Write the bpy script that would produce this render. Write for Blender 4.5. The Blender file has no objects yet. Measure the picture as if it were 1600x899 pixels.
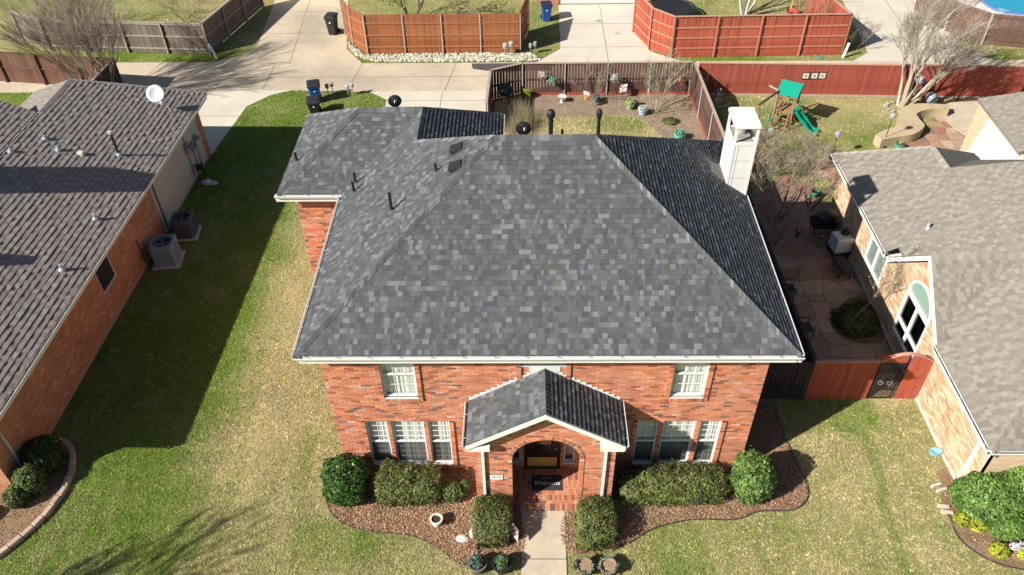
import bpy, math, random
import numpy as np
from mathutils import Vector, Matrix

S = bpy.context.scene
COL = S.collection
rnd = random.Random(7)
rng = np.random.default_rng(11)

# ------------------------------------------------------------------ camera, sky, sun, exposure
cam_d = bpy.data.cameras.new('camera'); cam = bpy.data.objects.new('camera', cam_d); COL.objects.link(cam)
cam_d.sensor_width = 36.0; cam_d.lens = 28.21; cam_d.clip_end = 2000; cam_d.clip_start = 0.1
def cam_axes(p, yw, r):
    cp, sp = math.cos(p), math.sin(p)
    F = np.array([0, cp, -sp]); D = np.array([0, -sp, -cp]); R = np.array([1., 0, 0])
    c, s = math.cos(r), math.sin(r)
    R2 = c*R+s*D; D2 = -s*R+c*D
    cy, sy = math.cos(yw), math.sin(yw)
    Z = np.array([[cy, sy, 0], [-sy, cy, 0], [0, 0, 1]])
    return Z@R2, Z@D2, Z@F
R_, D_, F_ = cam_axes(0.7315, -0.0223, 0.0188)
CAM = np.array([0, 0, 20.9])
m = Matrix(((R_[0], -D_[0], -F_[0], 0), (R_[1], -D_[1], -F_[1], 0), (R_[2], -D_[2], -F_[2], CAM[2]), (0, 0, 0, 1)))
cam.matrix_world = m
S.camera = cam

SUN_AZ = math.radians(58.6)      # heading the shadows run to, measured from +Y towards +X
SUN_EL = math.radians(35.0)
w = bpy.data.worlds.new('World'); S.world = w; w.use_nodes = True
nt = w.node_tree; nt.nodes.clear()
sky = nt.nodes.new('ShaderNodeTexSky'); sky.sky_type = 'NISHITA'; sky.sun_disc = False
sky.sun_elevation = SUN_EL; sky.sun_rotation = SUN_AZ + math.pi
bg = nt.nodes.new('ShaderNodeBackground'); bg.inputs[1].default_value = 0.05
out = nt.nodes.new('ShaderNodeOutputWorld')
nt.links.new(sky.outputs[0], bg.inputs[0]); nt.links.new(bg.outputs[0], out.inputs[0])
sd = bpy.data.lights.new('sun', 'SUN'); sd.energy = 5.0; sd.angle = math.radians(0.53); sd.color = (1.0, 0.95, 0.86)
so = bpy.data.objects.new('sun', sd); COL.objects.link(so)
ldir = Vector((math.sin(SUN_AZ)*math.cos(SUN_EL), math.cos(SUN_AZ)*math.cos(SUN_EL), -math.sin(SUN_EL)))
so.rotation_euler = ldir.to_track_quat('-Z', 'Y').to_euler(); so.location = (-30, -30, 40)
S.view_settings.view_transform = 'Standard'; S.view_settings.look = 'None'
S.view_settings.exposure = 0.55; S.view_settings.gamma = 1.0
S.view_settings.use_curve_mapping = False
S.cycles.diffuse_bounces = 1

# ------------------------------------------------------------------ materials
MATS = {}
def node_mat(name):
    mt = bpy.data.materials.new(name); mt.use_nodes = True
    return mt, mt.node_tree, mt.node_tree.nodes, mt.node_tree.nodes['Principled BSDF']
def rgba(c): return (c[0], c[1], c[2], 1.0)
def M(name, col=None, rough=.8, var=.12, scale=6.0, metal=0.0, bump=0.0, bscale=None, attr=False, rand=0.0,
      stretch=None, spec=.3, col2=None, scale2=1.2, amt2=0.5, coat=0.0):
    """a procedural surface: base colour (or the mesh's own Col attribute) broken up by noise, per-object shift and relief"""
    if name in MATS: return MATS[name]
    mt, t, N, b = node_mat(name); L = t.links.new
    b.inputs['Roughness'].default_value = rough; b.inputs['Metallic'].default_value = metal
    b.inputs['Specular IOR Level'].default_value = spec
    if coat: b.inputs['Coat Weight'].default_value = coat
    if attr:
        a = N.new('ShaderNodeAttribute'); a.attribute_name = 'Col'; src = a.outputs['Color']
    else:
        a = N.new('ShaderNodeRGB'); a.outputs[0].default_value = rgba(col); src = a.outputs[0]
    tc = N.new('ShaderNodeNewGeometry') if not stretch else N.new('ShaderNodeTexCoord')
    pos = tc.outputs['Position'] if not stretch else tc.outputs['Object']
    if stretch:
        mp = N.new('ShaderNodeMapping'); mp.inputs['Scale'].default_value = stretch; L(pos, mp.inputs[0]); pos = mp.outputs[0]
    if col2:
        n2 = N.new('ShaderNodeTexNoise'); n2.inputs['Scale'].default_value = scale2; n2.inputs['Detail'].default_value = 5; L(pos, n2.inputs['Vector'])
        r2 = N.new('ShaderNodeMapRange'); r2.inputs[1].default_value = .42; r2.inputs[2].default_value = .66; r2.inputs[4].default_value = amt2
        L(n2.outputs['Fac'], r2.inputs[0])
        mx = N.new('ShaderNodeMix'); mx.data_type = 'RGBA'; L(r2.outputs[0], mx.inputs[0]); L(src, mx.inputs[6]); mx.inputs[7].default_value = rgba(col2); src = mx.outputs[2]
    n = N.new('ShaderNodeTexNoise'); n.inputs['Scale'].default_value = scale; n.inputs['Detail'].default_value = 6; n.inputs['Roughness'].default_value = .65
    L(pos, n.inputs['Vector'])
    mr = N.new('ShaderNodeMapRange'); mr.inputs[1].default_value = .25; mr.inputs[2].default_value = .75
    mr.inputs[3].default_value = 1-var*1.5; mr.inputs[4].default_value = 1+var*1.5; L(n.outputs['Fac'], mr.inputs[0])
    val = mr.outputs[0]
    if rand:
        oi = N.new('ShaderNodeObjectInfo'); r3 = N.new('ShaderNodeMapRange'); r3.inputs[3].default_value = 1-rand; r3.inputs[4].default_value = 1+rand
        L(oi.outputs['Random'], r3.inputs[0]); mm = N.new('ShaderNodeMath'); mm.operation = 'MULTIPLY'; L(val, mm.inputs[0]); L(r3.outputs[0], mm.inputs[1]); val = mm.outputs[0]
    hs = N.new('ShaderNodeHueSaturation'); L(val, hs.inputs['Value']); L(src, hs.inputs['Color'])
    L(hs.outputs[0], b.inputs['Base Color'])
    if bump:
        nb = N.new('ShaderNodeTexNoise'); nb.inputs['Scale'].default_value = bscale or scale*3; nb.inputs['Detail'].default_value = 4; L(pos, nb.inputs['Vector'])
        bp = N.new('ShaderNodeBump'); bp.inputs['Strength'].default_value = bump; bp.inputs['Distance'].default_value = .02
        L(nb.outputs['Fac'], bp.inputs['Height']); L(bp.outputs[0], b.inputs['Normal'])
    MATS[name] = mt; return mt
def glass_mat(name, tint=(.93, .96, .95), refl=.08):
    if name in MATS: return MATS[name]
    mt = bpy.data.materials.new(name); mt.use_nodes = True; t = mt.node_tree; N = t.nodes; N.clear(); L = t.links.new
    o = N.new('ShaderNodeOutputMaterial'); tr = N.new('ShaderNodeBsdfTransparent'); tr.inputs[0].default_value = rgba(tint)
    gl = N.new('ShaderNodeBsdfGlossy'); gl.inputs['Roughness'].default_value = .03
    nz = N.new('ShaderNodeTexNoise'); nz.inputs['Scale'].default_value = 1.3
    bp = N.new('ShaderNodeBump'); bp.inputs['Strength'].default_value = .03; L(nz.outputs['Fac'], bp.inputs['Height']); L(bp.outputs[0], gl.inputs['Normal'])
    lw = N.new('ShaderNodeLayerWeight'); lw.inputs[0].default_value = .5
    pw = N.new('ShaderNodeMath'); pw.operation = 'POWER'; pw.inputs[1].default_value = 4; L(lw.outputs['Facing'], pw.inputs[0])
    ma = N.new('ShaderNodeMath'); ma.operation = 'ADD'; ma.inputs[1].default_value = refl; L(pw.outputs[0], ma.inputs[0])
    mx = N.new('ShaderNodeMixShader'); L(ma.outputs[0], mx.inputs[0]); L(tr.outputs[0], mx.inputs[1]); L(gl.outputs[0], mx.inputs[2]); L(mx.outputs[0], o.inputs[0])
    MATS[name] = mt; return mt
def screen_mat(name, col=(.05, .055, .06), cover=.55):
    if name in MATS: return MATS[name]
    mt = bpy.data.materials.new(name); mt.use_nodes = True; t = mt.node_tree; N = t.nodes; N.clear(); L = t.links.new
    o = N.new('ShaderNodeOutputMaterial'); tr = N.new('ShaderNodeBsdfTransparent'); df = N.new('ShaderNodeBsdfDiffuse')
    nz = N.new('ShaderNodeTexNoise'); nz.inputs['Scale'].default_value = 3; mr = N.new('ShaderNodeMapRange'); mr.inputs[3].default_value = cover-.04; mr.inputs[4].default_value = cover+.04; L(nz.outputs['Fac'], mr.inputs[0])
    df.inputs[0].default_value = rgba(col); mx = N.new('ShaderNodeMixShader'); L(mr.outputs[0], mx.inputs[0])
    L(tr.outputs[0], mx.inputs[1]); L(df.outputs[0], mx.inputs[2]); L(mx.outputs[0], o.inputs[0])
    MATS[name] = mt; return mt
def leaf_mat(name, rough=.45):
    """leaf faces: the mesh's own colour, a little light passing through"""
    if name in MATS: return MATS[name]
    mt = bpy.data.materials.new(name); mt.use_nodes = True; t = mt.node_tree; N = t.nodes; b = N['Principled BSDF']; L = t.links.new; o = N['Material Output']
    a = N.new('ShaderNodeAttribute'); a.attribute_name = 'Col'
    nz = N.new('ShaderNodeTexNoise'); nz.inputs['Scale'].default_value = 40; mr = N.new('ShaderNodeMapRange'); mr.inputs[3].default_value = .75; mr.inputs[4].default_value = 1.25; L(nz.outputs['Fac'], mr.inputs[0])
    hs = N.new('ShaderNodeHueSaturation'); L(mr.outputs[0], hs.inputs['Value']); L(a.outputs['Color'], hs.inputs['Color'])
    L(hs.outputs[0], b.inputs['Base Color']); b.inputs['Roughness'].default_value = rough; b.inputs['Specular IOR Level'].default_value = .35
    tl = N.new('ShaderNodeBsdfTranslucent'); L(hs.outputs[0], tl.inputs[0])
    mx = N.new('ShaderNodeMixShader'); mx.inputs[0].default_value = .22; L(b.outputs[0], mx.inputs[1]); L(tl.outputs[0], mx.inputs[2]); L(mx.outputs[0], o.inputs[0])
    MATS[name] = mt; return mt

# ------------------------------------------------------------------ object and mesh helpers
def wloc(o):
    v = Vector((0, 0, 0))
    while o is not None:
        v = v + o.location; o = o.parent
    return v
def link(o, parent=None):
    COL.objects.link(o)
    if parent is not None: o.parent = parent
    return o
def tag(o, label=None, cat=None, group=None, kind=None):
    if label: o['label'] = label
    if cat: o['category'] = cat
    if group: o['group'] = group
    if kind: o['kind'] = kind
    return o
def thing(name, loc, label, cat, group=None):
    o = bpy.data.objects.new(name, None); o.location = loc; o.empty_display_size = .2; link(o)
    return tag(o, label, cat, group)
def mesh_obj(name, V, F, mat, parent=None, cols=None, smooth=False, base=None, kind=None):
    V = np.asarray(V, dtype=float)
    if parent is not None: off = np.array(wloc(parent))
    else: off = np.array(base if base is not None else (0, 0, 0), dtype=float)
    me = bpy.data.meshes.new(name)
    me.from_pydata((V-off).tolist(), [], [tuple(f) for f in F])
    if cols is not None:
        a = me.attributes.new('Col', 'FLOAT_COLOR', 'FACE')
        c = np.ones((len(F), 4), dtype=np.float32); c[:, :3] = np.asarray(cols, dtype=np.float32)
        a.data.foreach_set('color', c.ravel())
    if smooth: me.polygons.foreach_set('use_smooth', [True]*len(F))
    if mat is not None: me.materials.append(mat)
    o = bpy.data.objects.new(name, me)
    if parent is None: o.location = off
    link(o, parent)
    if kind: o['kind'] = kind
    return o
def fast_mesh(name, V, F, mat, cols=None, parent=None, kind=None, base=(0, 0, 0)):
    """V (n,3), F (m,k) arrays with k = 3 or 4"""
    off = np.array(wloc(parent)) if parent is not None else np.array(base, dtype=float)
    V = (np.asarray(V, dtype=np.float32)-off.astype(np.float32)); F = np.asarray(F, dtype=np.int32); k = F.shape[1]
    me = bpy.data.meshes.new(name); me.vertices.add(len(V)); me.vertices.foreach_set('co', V.ravel())
    me.loops.add(F.size); me.loops.foreach_set('vertex_index', F.ravel())
    me.polygons.add(len(F)); me.polygons.foreach_set('loop_start', np.arange(len(F), dtype=np.int32)*k)
    me.update(calc_edges=True)
    if cols is not None:
        a = me.attributes.new('Col', 'FLOAT_COLOR', 'FACE'); c = np.ones((len(F), 4), dtype=np.float32); c[:, :3] = cols
        a.data.foreach_set('color', c.ravel())
    me.materials.append(mat); o = bpy.data.objects.new(name, me)
    if parent is None: o.location = base
    link(o, parent)
    if kind: o['kind'] = kind
    return o
class MB:
    def __init__(s): s.v = []; s.f = []; s.c = []; s.col = None
    def add(s, V, F):
        n = len(s.v); s.v += [tuple(p) for p in V]
        for f in F: s.f.append(tuple(i+n for i in f)); s.c.append(s.col or (1, 1, 1))
        return s
    def box(s, x0, x1, y0, y1, z0, z1):
        return s.add([(x0, y0, z0), (x1, y0, z0), (x1, y1, z0), (x0, y1, z0), (x0, y0, z1), (x1, y0, z1), (x1, y1, z1), (x0, y1, z1)],
                     [(0, 3, 2, 1), (4, 5, 6, 7), (0, 1, 5, 4), (1, 2, 6, 5), (2, 3, 7, 6), (3, 0, 4, 7)])
    def obox(s, o, a, b, c):
        o, a, b, c = map(np.array, (o, a, b, c)); o = o.astype(float)
        return s.add([o, o+a, o+a+b, o+b, o+c, o+a+c, o+a+b+c, o+b+c],
                     [(0, 3, 2, 1), (4, 5, 6, 7), (0, 1, 5, 4), (1, 2, 6, 5), (2, 3, 7, 6), (3, 0, 4, 7)])
    def bbox(s, x0, x1, y0, y1, z0, z1, b=.02):
        """box with chamfered vertical edges and top rim"""
        def ring(i, z): return [(x0+i+b, y0+i, z), (x1-i-b, y0+i, z), (x1-i, y0+i+b, z), (x1-i, y1-i-b, z), (x1-i-b, y1-i, z), (x0+i+b, y1-i, z), (x0+i, y1-i-b, z), (x0+i, y0+i+b, z)]
        V = ring(0, z0)+ring(0, z1-b)+ring(b, z1); F = [tuple(range(7, -1, -1)), tuple(range(16, 24))]
        for k in range(2):
            for i in range(8): F.append((k*8+i, k*8+(i+1) % 8, k*8+8+(i+1) % 8, k*8+8+i))
        return s.add(V, F)
    def prism(s, pts, z0, z1):
        n = len(pts); V = [(p[0], p[1], z0) for p in pts]+[(p[0], p[1], z1) for p in pts]
        return s.add(V, [tuple(range(n-1, -1, -1)), tuple(range(n, 2*n))]+[(i, (i+1) % n, n+(i+1) % n, n+i) for i in range(n)])
    def slab(s, pts, d):
        """planar polygon in space thickened by the vector d"""
        n = len(pts); V = [tuple(p) for p in pts]+[tuple(np.array(p)+np.array(d)) for p in pts]
        return s.add(V, [tuple(range(n)), tuple(range(2*n-1, n-1, -1))]+[((i+1) % n, i, n+i, n+(i+1) % n) for i in range(n)])
    def tube(s, path, rad, n=6, cap=True):
        path = [np.array(p, dtype=float) for p in path]; k = len(path)
        if not hasattr(rad, '__len__'): rad = [rad]*k
        V = []; F = []; up = None
        for i, p in enumerate(path):
            t = path[min(i+1, k-1)]-path[max(i-1, 0)]; t = t/(np.linalg.norm(t)+1e-9)
            if up is None:
                up = np.array([0, 0, 1.]) if abs(t[2]) < .9 else np.array([1., 0, 0])
            a = np.cross(t, up); a /= np.linalg.norm(a)+1e-9; b = np.cross(a, t); up = b
            for j in range(n):
                an = 2*math.pi*j/n; V.append(p+rad[i]*(math.cos(an)*a+math.sin(an)*b))
        for i in range(k-1):
            for j in range(n):
                F.append((i*n+j, i*n+(j+1) % n, (i+1)*n+(j+1) % n, (i+1)*n+j))
        if cap: F.append(tuple(range(n-1, -1, -1))); F.append(tuple(range((k-1)*n, k*n)))
        return s.add(V, F)
    def lathe(s, prof, c, n=16, axis=None):
        """prof: list of (r, h) from c along z (or along axis)"""
        c = np.array(c, dtype=float); ax = np.array(axis, dtype=float) if axis is not None else np.array([0, 0, 1.]); ax /= np.linalg.norm(ax)
        h = np.array([1., 0, 0]) if abs(ax[0]) < .9 else np.array([0, 1., 0]); a = np.cross(ax, h); a /= np.linalg.norm(a); b = np.cross(ax, a)
        V = []; F = []
        for r, z in prof:
            for j in range(n):
                an = 2*math.pi*j/n; V.append(c+ax*z+r*(math.cos(an)*a+math.sin(an)*b))
        for i in range(len(prof)-1):
            for j in range(n): F.append((i*n+j, i*n+(j+1) % n, (i+1)*n+(j+1) % n, (i+1)*n+j))
        F.append(tuple(range(n-1, -1, -1))); F.append(tuple(range((len(prof)-1)*n, len(prof)*n)))
        return s.add(V, F)
    def blob(s, c, r, n=8, m=6, jit=.0, seed=0):
        q = random.Random(seed); c = np.array(c, dtype=float)
        if not hasattr(r, '__len__'): r = (r, r, r)
        V = []; F = []
        for i in range(m+1):
            ph = math.pi*i/m
            for j in range(n):
                th = 2*math.pi*j/n; k = 1+q.uniform(-jit, jit)
                V.append(c+np.array([r[0]*math.sin(ph)*math.cos(th), r[1]*math.sin(ph)*math.sin(th), r[2]*math.cos(ph)])*k)
        for i in range(m):
            for j in range(n): F.append((i*n+j, (i+1)*n+j, (i+1)*n+(j+1) % n, i*n+(j+1) % n))
        return s.add(V, F)
    def build(s, name, mat, parent=None, smooth=False, base=None, kind=None, cols=False):
        return mesh_obj(name, s.v, s.f, mat, parent, s.c if cols else None, smooth, base, kind)

def vnoise(x, y, seed, cell):
    """smooth value noise on numpy arrays, 0..1"""
    q = np.random.default_rng(seed); T = q.random((256, 256))
    u = np.asarray(x)/cell+1000; v = np.asarray(y)/cell+1000
    i = np.floor(u).astype(int); j = np.floor(v).astype(int); fu = u-i; fv = v-j
    fu = fu*fu*(3-2*fu); fv = fv*fv*(3-2*fv); i %= 256; j %= 256; i1 = (i+1) % 256; j1 = (j+1) % 256
    return (T[i, j]*(1-fu)+T[i1, j]*fu)*(1-fv)+(T[i, j1]*(1-fu)+T[i1, j1]*fu)*fv
def in_poly(x, y, poly):
    x = np.asarray(x); y = np.asarray(y); r = np.zeros(x.shape, bool); n = len(poly)
    for i in range(n):
        x0, y0 = poly[i]; x1, y1 = poly[(i+1) % n]
        c = ((y0 > y) != (y1 > y)) & (x < (x1-x0)*(y-y0)/((y1-y0) or 1e-9)+x0); r ^= c
    return r
def smooth_closed(pts, k=6):
    n = len(pts); o = []
    for i in range(n):
        p0, p1, p2, p3 = [np.array(pts[(i+j-1) % n], float) for j in range(4)]
        for t in np.linspace(0, 1, k, endpoint=False):
            o.append(tuple(.5*((2*p1)+(-p0+p2)*t+(2*p0-5*p1+4*p2-p3)*t*t+(-p0+3*p1-3*p2+p3)*t**3)))
    return o
def smooth_open(pts, k=6):
    P = [np.array(p, float) for p in pts]; P = [2*P[0]-P[1]]+P+[2*P[-1]-P[-2]]; o = []
    for i in range(1, len(P)-2):
        p0, p1, p2, p3 = P[i-1:i+3]
        for t in np.linspace(0, 1, k, endpoint=False):
            o.append(.5*((2*p1)+(-p0+p2)*t+(2*p0-5*p1+4*p2-p3)*t*t+(-p0+3*p1-3*p2+p3)*t**3))
    o.append(P[-2]); return [tuple(q) for q in o]

# ------------------------------------------------------------------ pieces: shingles and bricks
def pieces_out(pieces, name, mat, parent, limit=300, rest_name=None):
    """pieces: list of (verts, faces, colour). The ones nearest the camera become objects, the rest one mesh"""
    d = [np.linalg.norm(np.mean(np.array(p[0]), axis=0)-CAM) for p in pieces]
    order = np.argsort(d); near = order[:limit]; far = order[limit:]
    for i in near:
        V, F, c = pieces[i]; mesh_obj(name, V, F, mat, parent, [c]*len(F))
    if len(far):
        V = []; F = []; C = []
        for i in far:
            v, f, c = pieces[i]; n = len(V); V += list(v)
            for q in f: F.append(tuple(k+n for k in q)); C.append(c)
        mesh_obj(rest_name or name+'_field', V, F, mat, parent, C, kind='stuff')
def shingle_pieces(O, U, Sv, poly, pal, expo=.143, wr=(.065, .20), th=(.010, .022), seed=1, three_tab=False):
    """O origin on the roof plane, U along the eave, Sv up the slope, poly convex polygon in (u, s)"""
    q = random.Random(seed); O = np.array(O, float); U = np.array(U, float); Sv = np.array(Sv, float); U /= np.linalg.norm(U); Sv /= np.linalg.norm(Sv)
    N = np.cross(U, Sv)
    if N[2] < 0: N = -N
    smin = min(p[1] for p in poly); smax = max(p[1] for p in poly)
    def ext(s):
        s = min(max(s, smin+1e-6), smax-1e-6); xs = []
        for i in range(len(poly)):
            (u0, s0), (u1, s1) = poly[i], poly[(i+1) % len(poly)]
            if (s0-s)*(s1-s) <= 0 and abs(s0-s1) > 1e-9: xs.append(u0+(u1-u0)*(s-s0)/(s1-s0))
        return (min(xs), max(xs)) if len(xs) > 1 else (0, 0)
    out = []; r0 = math.floor(smin/expo+1e-6); r = r0
    def P(u, s, h): return O+U*u+Sv*s+N*h
    while r*expo < smax-1e-4:
        s0 = max(r*expo, smin); s1 = min((r+1)*expo, smax)
        a0, b0 = ext(s0); a1, b1 = ext(s1); lo = min(a0, a1); hi = max(b0, b1)
        u = lo-q.uniform(0, .3); k = 0
        while u < hi:
            if three_tab: wd = .305
            else: wd = q.uniform(*wr)
            L0 = max(u, a0); R0 = min(u+wd, b0); L1 = max(u, a1); R1 = min(u+wd, b1)
            if R0 < L0: L0 = R0 = min(max((L0+R0)/2, a0), b0)
            if R1 < L1: L1 = R1 = min(max((L1+R1)/2, a1), b1)
            if max(R0-L0, R1-L1) > .012:
                c, lift = pal(q, k); t = q.uniform(*th)+lift
                gp = .004 if three_tab else 0
                V = [P(L0+gp, s0, t), P(R0-gp, s0, t), P(R1, s1, .003), P(L1, s1, .003), P(L0+gp, s0, -.004), P(R0-gp, s0, -.004)]
                out.append((V, [(0, 1, 2, 3), (4, 5, 1, 0), (4, 0, 3), (1, 5, 2)], c))
            u += wd; k += 1
        r += 1
    return out
def brick_wall(root, wname, O, U, N, spans, h, pal, seed=1, ch=.0765, bl=.254, proud=.009, depth=.11, mort=None, bmat=None, limit=300, v0=0.0, gap=.010):
    """wall as mortar strips with real bricks proud of them. spans(v) -> solid intervals at height v"""
    q = random.Random(seed); O = np.array(O, float); U = np.array(U, float); N = np.array(N, float); Zv = np.array([0, 0, 1.])
    mb = MB(); P = []; nc = int(math.ceil((h-v0)/ch))
    for r in range(nc):
        va = v0+r*ch; vb = min(va+ch, h)
        for (u0, u1) in spans((va+vb)/2):
            if u1-u0 < .02: continue
            mb.obox(O+U*u0+Zv*va-N*depth, U*(u1-u0), N*depth, Zv*(vb-va))
            b = math.floor(u0/bl)*bl+(bl/2 if r % 2 else 0)-bl
            while b < u1:
                l = max(b+gap/2, u0-.003); rr = min(b+bl-gap/2, u1+.003)
                if rr-l > .03:
                    e = proud+q.uniform(-.003, .003); c = pal(q)
                    B = O+U*l+Zv*(va+gap/2); a = U*(rr-l); cc = Zv*(vb-va-gap); n = N*e
                    V = [B, B+a, B+a+cc, B+cc, B+n, B+a+n, B+a+cc+n, B+cc+n]
                    P.append((V, [(4, 5, 6, 7), (0, 1, 5, 4), (1, 2, 6, 5), (2, 3, 7, 6), (3, 0, 4, 7)], c))
                b += bl
    wo = mb.build(wname, mort, root)
    pieces_out(P, 'brick', bmat, wo, limit)
    return wo
def subtract(iv, holes):
    for (a, b) in holes:
        o = []
        for (u0, u1) in iv:
            if b <= u0 or a >= u1: o.append((u0, u1)); continue
            if a > u0: o.append((u0, a))
            if b < u1: o.append((b, u1))
        iv = o
    return iv
# ------------------------------------------------------------------ ground
house_fp = [(-5.57, 14.75), (6.55, 14.75), (6.55, 24.2), (-1.2, 24.2), (-1.2, 26.3), (-7.7, 26.3), (-7.7, 22.0), (-5.57, 22.0)]
porch_fp = [(-1.5, 13.3), (2.6, 13.3), (2.6, 14.8), (-1.5, 14.8)]
left_fp = [(-32, 13.0), (-15.3, 13.0), (-15.0, 33.2), (-22, 33.2), (-32, 28)]
right_fp = [(13.05, 14.6), (32, 14.6), (32, 30), (17, 30), (17, 28.1), (13.05, 28.1)]
walk = [(-0.14, 6.0), (1.08, 6.0), (1.14, 13.3), (-0.14, 13.3)]
bed_left = smooth_closed([(-5.5, 14.9), (-6.15, 14.3), (-5.9, 13.4), (-5.3, 12.85), (-4.5, 12.62), (-3.4, 12.5), (-2.6, 12.15), (-1.85, 11.6), (-1.2, 11.75), (-0.16, 11.9), (-0.16, 13.2), (-1.0, 14.9)], 5)
bed_right = smooth_closed([(1.16, 12.0), (2.5, 12.05), (3.1, 12.35), (3.7, 12.72), (4.85, 13.02), (6.1, 13.02), (6.9, 13.3), (7.9, 13.35), (8.45, 13.8), (8.5, 14.5), (8.3, 15.9), (8.25, 17.5), (6.5, 17.6), (6.4, 14.9), (2.6, 14.9), (1.16, 13.3)], 5)
bed_far_left = smooth_closed([(-15.5, 16.0), (-14.75, 15.75), (-14.4, 15.3), (-14.2, 14.7), (-14.15, 13.95), (-14.45, 12.85), (-15.15, 11.75), (-16.5, 10.6), (-17.5, 11.5), (-16.2, 14.5)], 5)
bed_far_right = smooth_closed([(12.55, 14.2), (12.35, 13.3), (12.4, 12.4), (12.95, 11.75), (13.8, 11.45), (15.5, 11.2), (18, 11.3), (18, 14.8), (13.2, 14.9)], 5)
bed_back = smooth_closed([(-1.6, 36.6), (0.6, 36.45), (2.6, 36.3), (4.6, 36.5), (5.6, 36.1), (6.2, 35.4), (6.7, 34.2), (7.0, 32.5), (7.2, 29.0), (8.7, 29.0), (8.8, 33), (8.7, 38.3), (3, 38.45), (-1.6, 38.4)], 5)
bed_patio = smooth_closed([(11.3, 21.45), (11.25, 20.9), (11.6, 20.4), (12.1, 20.2), (12.8, 20.3), (13.0, 21.0), (13.0, 22.3), (12.5, 22.6), (11.9, 22.2)], 5)
alley = [(-60, 39.3), (-12.1, 39.3), (-8.3, 39.05), (-1.9, 39.05), (-0.1, 39.1), (60, 38.5), (60, 41.95), (19.5, 42.2), (8.3, 42.3), (-9.0, 42.4), (-18.0, 42.7), (-60, 43.2)]
drive_main = [(-7.0, 26.0), (-1.9, 26.0), (-1.9, 39.06), (-8.3, 39.06), (-7.3, 38.2)]
drive_left = [(-15.1, 33.0), (-21.5, 33.0), (-22, 39.31), (-12.6, 39.31), (-13.6, 38.8), (-14.6, 37.6)]
drive_far_a = [(-18.0, 42.6), (-9.2, 42.35), (-10.4, 44.2), (-11.5, 51.5), (-16.3, 51.5), (-15.8, 44.6), (-16.6, 43.4)]
drive_far_b = [(0.6, 42.25), (9.0, 42.2), (7.2, 43.6), (7.4, 50.3), (2.2, 50.3), (2.1, 44.0)]
drive_far_c = [(18.4, 42.15), (26.5, 42.0), (25.0, 43.2), (26.0, 52), (20.5, 52), (19.6, 43.2)]
patio_back = smooth_closed([(13.2, 31.8), (15.2, 32.2), (17.3, 32.7), (18.8, 33.6), (19.8, 34.6), (20.9, 36.6), (21.7, 37.3), (24, 37.5), (25, 33), (22, 29), (15, 29.5)], 3)
side_patio = [(9.35, 17.9), (13.0, 17.9), (13.0, 30.2), (11.9, 30.6), (10.5, 30.0), (9.35, 27)]
hard = [walk, alley, drive_main, drive_left, drive_far_a, drive_far_b, drive_far_c, patio_back, side_patio]
beds = [bed_left, bed_right, bed_far_left, bed_far_right, bed_back]
blocks = [house_fp, porch_fp, left_fp, right_fp]

def green_of(x, y):
    """how green the grass is (0 dormant straw, 1 green), a property of the turf itself"""
    x = np.asarray(x, float); y = np.asarray(y, float)
    n1 = vnoise(x, y, 3, 2.6); n2 = vnoise(x, y, 5, .7); n3 = vnoise(x, y, 6, .22)
    g = .30+np.zeros_like(x)
    st = np.clip((-9.3-x)/1.6, 0, 1)
    g = np.where((x < -6) & (y > 13) & (y < 34), .20+.72*st, g)
    g = np.where((x < -4) & (y <= 16), np.maximum(g, .32+.58*np.clip((-8.6-x+.35*(12-y))/3.0, 0, 1)), g)
    g = np.where((x > -8) & (x < 0) & (y < 13.2), .48, g)
    g = np.where((x > 1) & (x < 5) & (y < 13), .50, g)
    g = np.where((x > 8) & (y < 17.6), .28+.4*(np.abs(x-10.4-.12*(y-12)-.3*vnoise(x, y, 8, 1.5)) < .16), g)
    g = np.where((x > 8.2) & (x < 11.5) & (y > 16.2) & (y < 17.8), .6, g)
    g = np.where((x < -6) & (y >= 33.5) & (y < 39.5), .93, g)
    g = np.where((x > -2) & (x < 9) & (y > 24) & (y < 38.6), .06+.3*(np.hypot((x-4.6)/1.6, (y-35.6)/.8) < 1), g)
    g = np.where((x >= 9) & (x < 24) & (y > 28) & (y < 38.6), .42, g)
    g = np.where((y > 42) & (y < 43.6), .72, g)
    g = np.where((y >= 43.6), .4, g)
    g = np.where((x < -16) & (y > 33) & (y < 44.5), .8, g)
    sk = np.where(y < 20, (vnoise(x+.10*y, y*.09, 14, .30)-.5)*.34, 0)
    return np.clip(g+sk*1.25+(n1-.5)*.48+(n2-.5)*.40+(n3-.5)*.18, 0, 1)
TAN = np.array((.57, .475, .245)); GRN = np.array((.185, .275, .042))
def turf_col(x, y, k=None):
    g = green_of(x, y)[:, None]; c = TAN*(1-g)+GRN*g
    b = .86+.28*vnoise(x, y, 9, 1.1)[:, None]
    return c*b
# one sheet that reaches far beyond the view, finer where the camera looks
gx = np.concatenate([[-400, -120, -60], np.arange(-34, 36.01, .3), [60, 120, 400]]); gy = np.concatenate([[-400, -100, -20, 0], np.arange(9, 56.01, .3), [80, 140, 400]])
GX, GY = np.meshgrid(gx, gy); nx, ny = len(gx), len(gy)
GV = np.stack([GX.ravel(), GY.ravel(), np.zeros(nx*ny)], 1)
idx = np.arange(nx*ny).reshape(ny, nx)
GF = np.stack([idx[:-1, :-1].ravel(), idx[:-1, 1:].ravel(), idx[1:, 1:].ravel(), idx[1:, :-1].ravel()], 1)
cen = GV[GF].mean(1); gc = turf_col(cen[:, 0], cen[:, 1])*.72
m_turf = M('turf', attr=True, rough=.95, var=.3, scale=22, bump=.9, bscale=60, spec=.1)
lawn = fast_mesh('ground', GV, GF, m_turf, gc); tag(lawn, kind='structure')

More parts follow.
